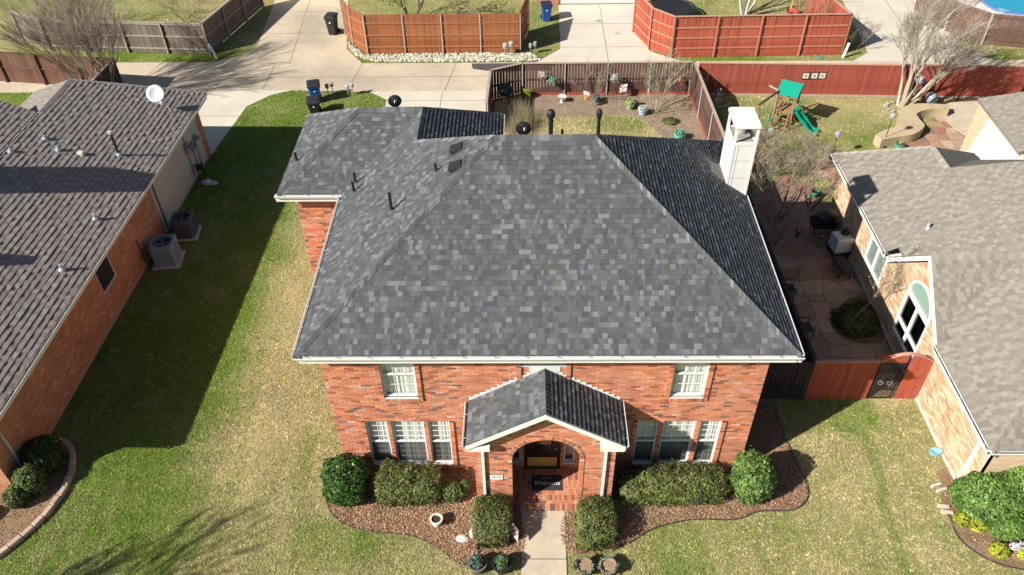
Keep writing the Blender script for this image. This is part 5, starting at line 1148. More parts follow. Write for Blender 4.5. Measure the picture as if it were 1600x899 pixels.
gf = thing('garden_flag', (-.31, 12.35, 0), 'small square garden flag leaning out of the left walk hedge', 'flag')
t = MB(); t.tube([(-.42, 12.62, 0), (-.40, 12.50, .75)], .008, 5); t.build('pole', m_black, gf)
t = MB(); A, B, Cc_, Dd = np.array((-.40, 12.52, .72)), np.array((-.22, 12.30, .58)), np.array((-.24, 12.12, .30)), np.array((-.44, 12.34, .42)); t.slab([A, B, Cc_, Dd], (.004, .004, .002)); t.build('flag_cloth', M('flag_cloth', (.50, .47, .47), rough=.9, var=.15, scale=8, col2=(.30, .10, .08), scale2=9, amt2=.8), gf)
bo = thing('plastic_tub', (12.8, 15.4, 0), 'light blue oval plastic tub on the grass by the tan wall', 'tub')
t = MB(); V = []; n = 18
for (k, z) in ((.8, 0), (1.0, .14), (1.06, .16), (1.0, .165), (.9, .12), (0, .11)):
    for j in range(n): a = 2*math.pi*j/n; V.append((12.82+.19*k*math.cos(a), 15.38+.13*k*math.sin(a), z))
t.add(V, [(i*n+j, i*n+(j+1) % n, (i+1)*n+(j+1) % n, (i+1)*n+j) for i in range(5) for j in range(n)]); t.build('tub_shell', M('blue_plastic', (.28, .56, .70), rough=.4, var=.08), bo, smooth=True)
t = MB(); t.tube([(12.99, 15.33, .1), (13.0, 15.36, .02), (12.97, 15.44, .02)], .025, 6); t.build('handle', m_black, bo)
# kerb of stone blocks round the left bed, edging blocks right
kb = thing('stone_kerb', (-14.4, 13.9, 0), 'curved kerb of pinkish stone blocks round the left house bed', 'kerb')
path = smooth_open([(-15.35, 15.95), (-14.8, 15.75), (-14.42, 15.3), (-14.2, 14.7), (-14.15, 13.95), (-14.45, 12.85), (-15.15, 11.75), (-16.2, 10.8)], 10)
path = [np.array((p[0], p[1])) for p in path]; acc = 0; seg = [path[0]]; m_kerb = M('kerb_stone', (.50, .37, .30), rough=.9, var=.14, scale=12, rand=.16, bump=.3)
def kerb_block(a, b, z=.17, wd=.17, par=kb, mat=m_kerb, name='kerb_block'):
    d = b-a; L = np.linalg.norm(d); d = d/L; n = np.array((-d[1], d[0])); t = MB(); j = rnd.uniform(-.015, .015)
    p = [a+d*.008-n*wd/2+n*j, b-d*.008-n*wd/2+n*j, b-d*.008+n*wd/2+n*j, a+d*.008+n*wd/2+n*j]; zt = z+rnd.uniform(-.02, .015); i = .018
    q2 = [p[0]+(d+n)*i, p[1]+(-d+n)*i, p[2]+(-d-n)*i, p[3]+(d-n)*i]
    V = [(*v, 0) for v in p]+[(*v, zt-i) for v in p]+[(*v, zt) for v in q2]
    t.add(V, [(0, 1, 5, 4), (1, 2, 6, 5), (2, 3, 7, 6), (3, 0, 4, 7), (4, 5, 9, 8), (5, 6, 10, 9), (6, 7, 11, 10), (7, 4, 8, 11), (8, 9, 10, 11)]); t.build(name, mat, par)
last = path[0]; acc = 0
for i in range(1, len(path)):
    acc = np.linalg.norm(path[i]-last)
    if acc > .30: kerb_block(last, path[i]); last = path[i]
for i, (x, y, a, lb) in enumerate(((12.42, 14.15, .3, 'pale edging block nearest the downspout'), (12.52, 13.98, .3, 'pale edging block, second below the downspout'), (12.32, 13.42, -.2, 'pale edging block by the big shrub, third one down'), (12.36, 13.22, -.2, 'pale edging block above the lime plant'))):
    d = np.array((math.cos(a), math.sin(a)))*.16; t = MB(); t.obox((x-d[0], y-d[1], 0), (2*d[0], 2*d[1], 0), (-d[1]*.5, d[0]*.5, 0), (0, 0, .10)); t.bbox(x-.1, x+.1, y-.03, y+.03, .101, .115, .01) if False else None
    o = t.build('edging_block', M('edging_pale', (.60, .54, .46), rough=.9, var=.15, scale=12), base=(x, y, 0)); tag(o, lb, 'block', 'pale edging blocks by the big shrub')
fl_ = thing('flower_trough', (14.0, 12.15, 0), 'white and pink blossoms in a dark trough at the right edge', 'planter')
t = MB(); t.bbox(13.72, 14.5, 12.12, 12.34, .05, .34, .015); t.build('trough', m_black, fl_)
v, f, c = leaf_cloud(13.9, 12.05, .24, .34, .14, .14, 420, .04, [(.80, .72, .76), (.82, .80, .82), (.65, .45, .52)], 2.0, 41, inner=.4); fast_mesh('blossom', v, f, leaf_mat('leaf'), c, fl_)

# ------------------------------------------------------------------ left side yard
def ac_unit(label, x, y, w, d, h, mat, rot, seed):
    root = thing('air_conditioner', (x, y, 0), label, 'air conditioner', 'condensers beside the left house')
    def L(px, py): return (x+px*math.cos(rot)-py*math.sin(rot), y+px*math.sin(rot)+py*math.cos(rot))
    def ring(hw, hd, z, ch): return [(*L(a, b), z) for a, b in ((-hw+ch, -hd), (hw-ch, -hd), (hw, -hd+ch), (hw, hd-ch), (hw-ch, hd), (-hw+ch, hd), (-hw, hd-ch), (-hw, -hd+ch))]
    t = MB(); r1, r2 = ring(w/2+.08, d/2+.08, 0, .01), ring(w/2+.08, d/2+.08, .08, .01); t.add(r1+r2, [tuple(range(8, 16))]+[(i, (i+1) % 8, 8+(i+1) % 8, 8+i) for i in range(8)]); t.build('concrete_pad', m_conc2, root)
    t = MB(); R = [ring(w/2, d/2, .08, .07), ring(w/2, d/2, h-.08, .07), ring(w/2+.012, d/2+.012, h-.078, .07), ring(w/2+.012, d/2+.012, h-.03, .07), ring(w/2-.03, d/2-.03, h, .07)]; V = sum(R, []); t.add(V, [(k*8+i, k*8+(i+1) % 8, k*8+8+(i+1) % 8, k*8+8+i) for k in range(4) for i in range(8)])
    n = 24; ri = min(w, d)/2-.09; top = R[-1]; base = len(t.v); cz = h
    circ = [(*L(ri*math.cos(2*math.pi*j/n), ri*math.sin(2*math.pi*j/n)), h) for j in range(n)]; low = [(*L(ri*math.cos(2*math.pi*j/n), ri*math.sin(2*math.pi*j/n)), h-.14) for j in range(n)]
    F = []
    V2 = top+circ+low
    # annulus between octagon and circle
    for j in range(n):
        a0 = (j+.5)/n*2*math.pi
        k0 = int(((2*math.pi*j/n+math.pi*5/8) % (2*math.pi))/(math.pi/4)) % 8; k1 = int(((2*math.pi*(j+1)/n+math.pi*5/8) % (2*math.pi))/(math.pi/4)) % 8
        F.append((k0, 8+(j+1) % n, 8+j) if k0 == k1 else (k0, k1, 8+(j+1) % n, 8+j))
        F.append((8+j, 8+(j+1) % n, 8+n+(j+1) % n, 8+n+j))
    t.add(V2, F); t.build('casing', mat, root)
    t = MB(); t.lathe([(ri, 0), (ri, .01), (0, .011)], (*L(0, 0), h-.16), n); t.build('fan_well', m_dark, root)
    t = MB(); t.lathe([(.07, 0), (.07, .06), (0, .07)], (*L(0, 0), h-.13), 10)
    for k in range(4):
        a = k*math.pi/2+.3; c_, s_ = math.cos(a), math.sin(a); t.add([(*L(c_*.05-s_*.05, s_*.05+c_*.05), h-.12), (*L(c_*ri*.9-s_*.09, s_*ri*.9+c_*.09), h-.13), (*L(c_*ri*.9+s_*.09, s_*ri*.9-c_*.09), h-.09), (*L(c_*.05+s_*.05, s_*.05-c_*.05), h-.09)], [(0, 1, 2, 3)])
    t.build('fan', m_grey, root)
    t = MB()
    for k in range(1, 6):
        rr = ri*k/6; t.tube([(*L(rr*math.cos(2*math.pi*j/16), rr*math.sin(2*math.pi*j/16)), h-.02) for j in range(17)], .005, 4, cap=False)
    for k in range(8): a = k*math.pi/4; t.tube([(*L(0, 0), h-.015), (*L(ri*math.cos(a), ri*math.sin(a)), h-.015)], .006, 4)
    t.build('fan_guard', M('guard', (.08, .08, .09), rough=.5), root)
    t = MB()
    for k in range(14):
        z = .16+k*(h-.34)/13; t.obox((*L(w/2+.001, -d/2+.09), z), np.array((*L(0, d-.18), 0))-np.array((x, y, 0)), np.array((*L(.006, 0), 0))-np.array((x, y, 0)), (0, 0, .012)); t.obox((*L(-w/2+.09, -d/2-.001), z), np.array((*L(w-.18, 0), 0))-np.array((x, y, 0)), np.array((*L(0, -.006), 0))-np.array((x, y, 0)), (0, 0, .012))
    t.build('louvres', mat, root)
    t = MB(); t.obox((*L(w/2+.008, -.05), h*.78), np.array((*L(0, .12), 0))-np.array((x, y, 0)), np.array((*L(.004, 0), 0))-np.array((x, y, 0)), (0, 0, .06)); t.build('name_badge', m_black, root)
ac_unit('grey square condenser nearer the camera by the left wall', -14.55, 25.0, .92, .92, 1.02, M('ac_grey', (.29, .32, .37), rough=.5, var=.06), .12, 1)
ac_unit('darker condenser behind the grey one by the left wall', -14.35, 26.75, .85, .85, .92, M('ac_dark', (.10, .11, .13), rough=.5, var=.08), .1, 2)
t = MB(); t.tube([(-15.30, 24.6, 1.4), (-15.28, 24.6, .3), (-15.0, 24.9, .2)], .018, 6); ln_ = t.build('power_whip', m_black, base=(-15.25, 24.65, 0)); tag(ln_, 'thin black cable whip on the wall by the grey condenser', 'cable')
hr = thing('hose_reel', (-14.95, 31.0, 0), 'black hose reel on stand below the meters', 'hose reel')
t = MB(); t.tube([(-15.05, 30.9, 0), (-15.05, 30.9, .75)], .02, 6); t.tube([(-14.85, 31.1, 0), (-14.85, 31.1, .75)], .02, 6); t.tube([(-15.3, 31.0, .72), (-14.6, 31.0, .72)], .02, 6); t.build('stand', m_black, hr)
t = MB(); t.lathe([(.05, -.12), (.17, -.1), (.12, -.05), (.12, .05), (.17, .1), (.05, .12)], (-14.95, 31.0, .55), 14, (1, 0, 0)); t.build('reel', m_black, hr)
wb = thing('plastic_sack', (-14.55, 30.5, 0), 'crumpled white plastic sack on the shaded grass', 'sack')
t = MB(); t.blob((-14.6, 30.5, .09), (.26, .2, .12), 12, 8, .14, 4); t.blob((-14.28, 30.45, .07), (.2, .14, .08), 10, 6, .15, 5); t.build('sack_body', M('sack_white', (.62, .64, .66), rough=.6, var=.08), wb)
# ------------------------------------------------------------------ wheeled bins, meters, markers
def cart(label, x, y, body, lid, rot=0, h=1.05, logo=True, group='wheeled bins'):
    root = thing('wheeled_bin', (x, y, 0), label, 'bin', group)
    def L(px, py, z): return (x+px*math.cos(rot)-py*math.sin(rot), y+px*math.sin(rot)+py*math.cos(rot), z)
    def ring(hw, hd, z, c=.05): return [L(a, b, z) for a, b in ((-hw+c, -hd), (hw-c, -hd), (hw, -hd+c), (hw, hd-c), (hw-c, hd), (-hw+c, hd), (-hw, hd-c), (-hw, -hd+c))]
    t = MB(); R = [ring(.23, .25, .04), ring(.27, .31, h*.55), ring(.30, .36, h-.1), ring(.33, .39, h-.09), ring(.33, .39, h-.03)]; t.add(sum(R, []), [tuple(range(7, -1, -1)), tuple(range(32, 40))]+[(k*8+i, k*8+(i+1) % 8, k*8+8+(i+1) % 8, k*8+8+i) for k in range(4) for i in range(8)]); b = t.build('bin_body', body, root)
    t = MB(); R = [ring(.34, .40, h-.028), ring(.34, .40, h+.02), ring(.28, .34, h+.07, .09), ring(.14, .20, h+.085, .06)]; t.add(sum(R, []), [tuple(range(24, 32))]+[(k*8+i, k*8+(i+1) % 8, k*8+8+(i+1) % 8, k*8+8+i) for k in range(3) for i in range(8)]); t.build('lid', lid, root)
    t = MB(); t.tube([L(-.26, .43, h-.06), L(-.2, .47, h-.03), L(.2, .47, h-.03), L(.26, .43, h-.06)], .018, 6); t.build('handle', body, root)
    for s in (-1, 1): t = MB(); p = L(s*.27, .30, .13); t.lathe([(.13, -.03), (.135, 0), (.13, .03)], p, 14, np.array(L(1, 0, 0))-np.array(L(0, 0, 0))); t.build('wheel', m_black, root)
    if logo:
        t = MB(); o = np.array(L(-.07, -.345, h*.70)); a = np.array(L(.14, 0, 0))-np.array(L(0, 0, 0)); t.add([o, o+a, o+a*.75+np.array((0, 0, .05)), o+a*.5+np.array((0, 0, .11)), o+a*.25+np.array((0, 0, .05))], [(0, 1, 2, 3, 4)]); 
        t2 = MB(); n = np.array(L(0, -1, 0))-np.array(L(0, 0, 0)); t2.slab([np.array(p)+n*.004 for p in t.v], n*.003); t2.build('emblem', m_white, b)
    return root
m_bin = M('bin_black', (.03, .032, .036), rough=.5, var=.12); m_binb = M('bin_blue', (.025, .10, .36), rough=.45, var=.1)
cart('blue bin with dark lid on the rear lawn, farther of the pair', -11.0, 38.05, m_binb, m_bin, .25)
cart('black bin at the wing roof edge, nearer of the pair', -10.8, 36.75, m_bin, m_bin, .2, h=.82)
cart('black bin standing by the orange fence across the alley', -11.55, 46.35, m_bin, m_bin, -.15, h=1.15)
cart('bright blue bin on shaded grass by the far white garage', 1.35, 48.0, m_binb, M('bin_lid_dark', (.02, .03, .06), rough=.5), .1)
def meter(label, x, y, pale=True, s=1.0):
    root = thing('utility_meter', (x, y, 0), label, 'meter', 'meters on posts')
    mt_ = m_galv if pale else m_grey
    for i, dx in enumerate((0, .26)):
        t = MB(); t.tube([(x+dx*s, y, 0), (x+dx*s, y, .55*s)], .022, 6); t.build('riser_pipe', mt_, root)
        t = MB(); t.bbox(x+dx*s-.09*s, x+dx*s+.09*s, y-.07, y+.07, .42*s+.1*i, .66*s+.1*i, .02); t.lathe([(.06*s, 0), (.06*s, .05), (.045*s, .07)], (x+dx*s, y-.07, .56*s+.1*i), 10, (0, -1, 0)); t.build('meter_head', mt_, root)
meter('grey meter pair behind the blue bin on the rear lawn', -10.5, 38.75, False); meter('pale meter pair in the middle of the rear lawn edge', -9.4, 38.65, True); meter('white meter at the corner of the orange fence', -1.1, 43.05, True, 1.3); meter('small meter in the shaded grass past the orange fence', .35, 43.4, False)
for (x, y, lx, lb) in ((18.0, 42.6, .12, 'white marker post by the corner of the bright red fence'), (-17.75, 43.2, -.28, 'leaning white marker post by the grey fence corner')):
    t = MB(); t.tube([(x, y, 0), (x+lx, y, .85)], [.075, .075], 10); t.lathe([(.08, 0), (.08, .04), (0, .06)], (x+lx, y, .84), 10, (lx, 0, .85)); o = t.build('marker_post', m_white, base=(x, y, 0)); tag(o, lb, 'post')
vb = MB(); vb.bbox(16.5, 16.85, 42.45, 42.7, 0, .08, .02); tag(vb.build('valve_box', M('valve_green', (.10, .28, .22), rough=.6), base=(16.7, 42.6, 0)), 'small green valve box lid in the verge by the red fence', 'valve box')
# rock bed along the orange fence
n = 1500; V = []; F = []; Cc = []
rp_ = [(-10.6, 45.3), (-9.9, 44.3), (-9.2, 43.3), (-8.4, 43.45), (.3, 43.45), (.9, 42.6), (.4, 42.45), (-8.6, 42.5), (-9.8, 43.4)]
qx = rng.uniform(-10.8, 1, n*4); qy = rng.uniform(42.4, 45.4, n*4); k = in_poly(qx, qy, rp_); qx = qx[k][:n]; qy = qy[k][:n]
for i in range(len(qx)):
    r = rnd.uniform(.05, .12); b = MB(); b.blob((qx[i], qy[i], .03+r*.3), (r, r*rnd.uniform(.6, 1), r*.65), 6, 4, .2, i); o_ = len(V); V += b.v; F += [tuple(j+o_ for j in f) for f in b.f]; g_ = rnd.uniform(.3, .75); w_ = rnd.uniform(.8, 1.0); Cc += [(g_, g_*(.78+.2*w_)*.97, g_*w_*.82)]*len(b.f)
o = mesh_obj('river_rocks', V, F, M('rocks', attr=True, rough=.9, var=.2, scale=18), None, Cc); tag(o, 'bed of pale rounded rocks along the orange fence', 'rocks', kind='stuff')

# ------------------------------------------------------------------ main house back garden
def basket(label, x, y, z, cols, seed):
    root = thing('hanging_basket', (x, y, z), label, 'hanging basket', 'baskets hung on the brown fence'); t = MB(); t.lathe([(.05, 0), (.16, .12), (.17, .16), (0, .15)], (x, y, z), 12); t.build('basket_bowl', M('moss', (.10, .09, .06), rough=1), root)
    t = MB(); t.tube([(x, y, z+.15), (x, y+.1, z+.45), (x, y+.2, z+.42)], .008, 5); t.build('hook', m_black, root)
    v, f, c = leaf_cloud(x, y, z+.18, .26, .2, .24, 420, .045, cols, 2.0, seed, inner=.3, zmin=.1); fast_mesh('flowers', v, f, leaf_mat('leaf'), c, root)
basket('basket of pinkish white flowers high on the brown fence', .95, 38.2, 1.15, [(.60, .50, .50), (.70, .64, .60), (.25, .30, .15)], 51)
basket('basket with white and green flowers beside the pinkish one', 1.46, 38.15, .88, [(.55, .60, .50), (.20, .38, .22), (.10, .40, .28)], 52)
basket('white flower basket near the bare fence shrub', 4.7, 38.1, 1.02, [(.68, .64, .58), (.72, .70, .66), (.4, .36, .28)], 53)
bb = thing('bird_bath', (1.95, 37.75, 0), 'pale bird bath on the mulch by the fence post', 'bird bath')
t = MB(); t.lathe([(.16, 0), (.07, .06), (.06, .28)], (1.95, 37.75, 0), 12); t.build('pedestal', m_pale, bb); t = MB(); t.lathe([(.06, .28), (.2, .33), (.24, .38), (.2, .37), (0, .34)], (1.95, 37.75, 0), 14); t.build('bowl', m_pale, bb)
fd = thing('bird_feeder', (3.15, 37.0, 0), 'orange and white bird feeder on a thin stake', 'bird feeder')
t = MB(); t.tube([(3.15, 37.0, 0), (3.15, 37.02, .85)], .008, 5); t.build('stake', m_black, fd); t = MB(); t.bbox(3.05, 3.25, 36.92, 37.12, .62, .82, .02); t.build('seed_tray', M('feeder_orange', (.60, .27, .11), rough=.6), fd); t = MB(); t.slab([(3.0, 36.9, .92), (3.3, 36.9, .84), (3.3, 37.14, .90), (3.0, 37.14, 1.0)], (0, 0, .02)); t.build('feeder_roof', m_white, fd)
sg = thing('garden_sign', (5.12, 38.05, 0), 'square white garden sign leaning at the brown fence', 'sign'); t = MB(); t.slab([(4.95, 38.0, .42), (5.3, 38.0, .44), (5.36, 38.15, .84), (4.98, 38.15, .82)], (0, .015, -.004)); t.build('sign_board', M('sign_board', (.72, .66, .62), rough=.7, var=.1, scale=12, col2=(.55, .42, .38), scale2=14, amt2=.5), sg); t = MB(); t.tube([(5.14, 38.06, 0), (5.15, 38.1, .5)], .012, 5); t.build('stake', m_black, sg)
bd = thing('fence_ornament', (8.1, 38.3, .7), 'orange bird-shaped ornament hung on the brown fence', 'ornament'); t = MB(); t.blob((8.08, 38.28, .98), (.07, .05, .17), 8, 6); t.blob((8.03, 38.27, 1.16), (.05, .045, .05), 8, 5); t.add([(8.10, 38.26, .86), (8.22, 38.26, .66), (8.12, 38.30, .68)], [(0, 1, 2)]); t.build('bird_body', M('ornament_orange', (.58, .19, .07), rough=.6), bd); t = MB(); t.tube([(8.06, 38.3, 1.18), (8.06, 38.42, 1.5)], .006, 4); t.build('wire', m_black, bd)
PALEG = [(.35, .45, .28), (.50, .56, .40), (.25, .35, .18)]
pot('pot with pale green and yellow leaves in the back mulch bed', 5.42, 37.0, .2, .3, M('pot_pale_green', (.38, .50, .40), rough=.5), plant=(380, 1.4, .28, .06, PALEG+LIME), seed=61)
pot('round pale blue pot with white flowers by the pale bare tree', 6.0, 36.4, .22, .36, M('pot_blue', (.36, .50, .54), rough=.4), plant=(300, 1.2, .16, .05, [(.65, .68, .66), (.4, .5, .4)]), seed=62)
pot('teal pot with green plant nearest the rear roof edge', 7.5, 34.0, .24, .36, M('pot_teal', (.12, .46, .40), rough=.4), plant=(320, 1.2, .18, .06, [(.30, .55, .42), (.20, .42, .30)]), seed=63)
pot('small purple-flowered pot behind the pale blue pot', 5.75, 37.25, .12, .2, m_greypot, plant=(200, 1.5, .16, .05, [(.42, .32, .32), (.3, .26, .2)]), seed=64)
pot('pot with bare-looking plant under the bare fence shrub', 3.75, 37.75, .17, .26, m_greypot, plant=(220, 1.6, .18, .06, [(.30, .36, .32), (.2, .26, .22)]), seed=65)
# ------------------------------------------------------------------ right back yard
st = thing('rabbit_statue', (9.95, 37.3, 0), 'pale garden rabbit statue in the shadow by the red fence', 'statue')
t = MB(); t.blob((9.95, 37.3, .32), (.17, .15, .26), 10, 8); t.blob((9.93, 37.25, .62), (.12, .11, .13), 10, 8); t.tube([(9.88, 37.28, .70), (9.86, 37.30, .88), (9.87, 37.30, 1.0)], [.03, .045, .015], 6); t.tube([(9.99, 37.28, .70), (10.02, 37.30, .88), (10.02, 37.30, 1.0)], [.03, .045, .015], 6); t.lathe([(.2, 0), (.17, .09)], (9.95, 37.3, 0), 12); t.build('statue_body', M('statue_stone', (.44, .38, .34), rough=.8, var=.15, scale=14), st)
pq = thing('wall_plaque', (14.9, 38.05, 1.2), 'dark board with three cream star tiles on the red fence', 'plaque')
def fy(x): return 38.4-.7*(x-9.05)/16.45
t = MB(); t.box(14.25, 15.5, fy(14.9)-.065, fy(14.9)-.04, 1.06, 1.42); t.build('board', w_black, pq)
for x in (14.45, 14.9, 15.3): t = MB(); t.box(x-.15, x+.15, fy(14.9)-.082, fy(14.9)-.066, 1.10, 1.38); tl = t.build('tile', M('tile_cream', (.74, .68, .55), rough=.5), pq); t = MB(); t.add([(x+r_*math.sin(a_*math.pi/5), fy(14.9)-.084, 1.24+r_*math.cos(a_*math.pi/5)) for a_, r_ in [(i, .1 if i % 2 == 0 else .04) for i in range(10)]], [tuple(range(10))]); t.build('star', M('star_red', (.45, .14, .09), rough=.6), tl)
# playset: posts, deck, canopy, slide, ladder, swing beam
ps = thing('playset', (12.85, 35.38, 0), 'wooden playset with green canopy and green wave slide', 'playset')
w_play = wood('wood_play', (.40, .22, .12), .1); w_play_d = wood('wood_play_dark', (.10, .065, .045), .1); m_pgreen = M('plastic_green', (.0, .27, .16), rough=.35, var=.05); m_canv = M('canvas_green', (.0, .30, .20), rough=.7, var=.06)
o0 = np.array((12.85, 35.38, 0)); ca, sa = math.cos(-.53), math.sin(-.53)
def PL(a, b, z): return np.array((o0[0]+a*ca-b*sa, o0[1]+a*sa+b*ca, z))
for (a, b) in ((-.42, -.42), (.42, -.42), (.42, .42), (-.42, .42)): t = MB(); t.tube([PL(a, b, 0), PL(a, b, 1.95)], .045, 5); t.build('post', w_play, ps)
for i in range(6): t = MB(); t.obox(PL(-.46+i*.155, -.46, .95), PL(.145, 0, 0)-PL(0, 0, 0), PL(0, .92, 0)-PL(0, 0, 0), (0, 0, .03)); t.build('deck_board', w_play, ps)
for (a0, b0, a1, b1) in ((-.42, -.42, -.42, .42), (-.42, .42, .42, .42)):
    for z in (1.2, 1.42): t = MB(); t.tube([PL(a0, b0, z), PL(a1, b1, z)], .03, 4); t.build('guard_rail', w_play, ps)
t = MB(); t.slab([PL(-.5, -.58, 1.85), PL(.52, -.58, 1.85), PL(.52, .10, 2.28), PL(-.5, .10, 2.28)], (0, 0, .02)); t.slab([PL(-.5, .10, 2.28), PL(.52, .10, 2.28), PL(.52, .62, 1.9), PL(-.5, .62, 1.9)], (0, 0, .021)); t.build('canopy', m_canv, ps)
t = MB(); t.tube([PL(-.55, .1, 2.25), PL(.56, .1, 2.25)], .035, 5); t.build('ridge_beam', w_play, ps)
prof = [(0, 1.0), (.18, .95), (.45, .68), (.7, .52), (.95, .26), (1.15, .13), (1.38, .11)]
t = MB(); V = []
for (d_, z) in prof:
    for (b, dz) in ((-.24, .14), (-.21, .14), (-.18, 0), (.18, 0), (.21, .14), (.24, .14), (.22, -.05), (-.22, -.05)): V.append(tuple(PL(.42+d_*.95, -.12-d_*.05+b, z+dz)))
t.add(V, [(i*8+j, i*8+(j+1) % 8, i*8+8+(j+1) % 8, i*8+8+j) for i in range(len(prof)-1) for j in range(8)]); t.build('slide', m_pgreen, ps)
t = MB(); t.tube([PL(.45, .22, .9), PL(.62, .2, 1.25), PL(.45, .2, 1.35)], .025, 5); t.build('slide_handle', m_pgreen, ps)
t = MB(); t.tube([(12.55, 35.5, 1.95), (11.0, 33.95, 1.9)], .055, 5); t.build('swing_beam', w_play_d, ps)
t = MB(); t.tube([(11.9, 35.75, 1.95), (12.9, 35.2, 1.62)], .06, 5); t.build('beam', w_cap, ps)
for (x, y) in ((10.75, 34.5), (11.35, 33.6)): t = MB(); t.tube([(11.0, 33.95, 1.9), (x, y, 0)], .04, 5); t.build('swing_leg', w_play, ps)
for (cx, cy) in ((12.05, 35.0), (11.5, 34.45)):
    for s_ in (-.14, .14): t = MB(); t.tube([(cx+s_, cy+s_, 1.9), (cx+s_, cy+s_, .45)], .009, 4); t.build('swing_chain', m_galv, ps)
    t = MB(); t.obox((cx-.22, cy-.06, .42), (.32, .32, 0), (.09, -.09, 0), (0, 0, .03)); t.build('swing_seat', m_pgreen, ps)
for i in range(4): t = MB(); t.tube([PL(-.28, -.46-.09*(3-i), .18+.22*i), PL(.28, -.46-.09*(3-i), .18+.22*i)], .025, 5); t.build('ladder_rung', w_play, ps)
for a in (-.3, .3): t = MB(); t.tube([PL(a, -.82, 0), PL(a, -.44, 1.0)], .03, 5); t.build('ladder_rail', w_play, ps)
for k in range(3): t = MB(); t.slab([PL(-.5, -.42, .32+.22*k), PL(-.5, .42, .32+.22*k), PL(-.5, .42, .5+.22*k), PL(-.5, -.42, .5+.22*k)], (.02, .02, 0)); t.build('side_panel', m_canv if k != 1 else w_cap, ps)
tb = MB(); tb.blob((11.35, 35.1, .16), (.17, .17, .16), 10, 8); tag(tb.build('toy_ball', M('toy_blue', (.12, .17, .38), rough=.4), base=(11.35, 35.1, 0)), 'dark blue ball on the grass right of the chimney', 'ball')
tq = MB(); tq.bbox(12.0, 12.3, 34.7, 34.95, 0, .14, .03); tag(tq.build('toy_tray', M('toy_mint', (.40, .62, .52), rough=.5), base=(12.15, 34.8, 0)), 'mint green toy tray under the playset swings', 'toy')
# tree ring, ball and garden ornaments by the pale tree
tr_ = thing('tree_ring', (19.35, 37.0, 0), 'ring of small stones round the pale tree foot', 'edging')
for i in range(16):
    a = 2*math.pi*i/16; t = MB(); t.blob((19.35+.85*math.cos(a), 36.95+.55*math.sin(a), .05), (.15, .1, .08), 7, 5, .12, i); t.build('ring_stone', M('ring_stone', (.38, .35, .27), rough=.9, rand=.2), tr_)
tb = MB(); tb.blob((20.9, 37.35, .32), (.32, .3, .32), 14, 10); tag(tb.build('gazing_ball', M('ball_glossy', (.52, .62, .70), rough=.12, metal=.4, var=.1, scale=4, col2=(.05, .06, .09), scale2=2.5, amt2=.9), base=(20.9, 37.35, 0), smooth=True), 'large shiny white and dark ball by the red fence', 'ball')
tb = MB(); tb.blob((20.0, 37.3, .2), (.17, .16, .2), 12, 8); tag(tb.build('gazing_ball', M('ball_glossy'), base=(20.0, 37.3, 0), smooth=True), 'smaller shiny ball just right of the pale tree foot', 'ball')
def hangflower(label, x, y, z, cols, s): 
    root = thing('hanging_basket', (x, y, z), label, 'hanging basket', 'baskets hung by the red fence'); v, f, c = leaf_cloud(x, y, z, .24, .2, .2, 350, .05, cols, 2.0, s, inner=.3, zmin=.1); fast_mesh('flowers', v, f, leaf_mat('leaf'), c, root); t = MB(); t.lathe([(.05, -.22), (.14, -.12), (.15, -.05), (0, -.05)], (x, y, z), 10); t.build('basket_bowl', M('moss'), root)
    t = MB(); t.tube([(x, y, z+.05), (x, y+.15, z+.4), (x, y+.45, z+.4)], .01, 4); t.build('hook', m_black, root)
hangflower('lilac and white flower basket between the pale trunks', 20.1, 37.45, 1.25, [(.60, .52, .72), (.72, .68, .78), (.4, .36, .45)], 71); hangflower('faded pink flower basket lower between the trunks', 20.0, 37.25, .72, [(.50, .30, .30), (.58, .42, .38), (.35, .25, .18)], 72)
# curved stone seat wall, patio flagstones
m_lime = M('limestone', (.50, .40, .26), rough=.9, var=.12, scale=10, rand=.07, bump=.35)
sw = thing('seat_wall', (19.2, 34.6, 0), 'low S-curved tan stone seat wall in the right back yard', 'wall')
inner = smooth_open([(16.9, 33.1), (17.7, 33.35), (18.6, 33.6), (19.35, 34.3), (19.35, 35.0), (19.45, 35.55), (20.3, 35.95), (21.2, 35.95)], 4); outer = smooth_open([(16.75, 33.55), (17.35, 34.0), (18.0, 34.35), (18.35, 35.1), (18.75, 35.9), (19.4, 36.4), (20.3, 36.5), (21.3, 36.35)], 4)
for i in range(len(inner)-1):
    a, b, c_, d_ = inner[i], inner[i+1], outer[i+1], outer[i]; t = MB(); t.prism([a, b, c_, d_], 0, .44); t.build('wall_block', m_lime, sw)
    e = lambda p, q_: (p[0]+(q_[0]-p[0])*.012, p[1]+(q_[1]-p[1])*.012); t = MB(); t.prism([e(a, b), e(b, a), e(c_, d_), e(d_, c_)], .441, .50); t.build('cap_stone', m_lime, sw)
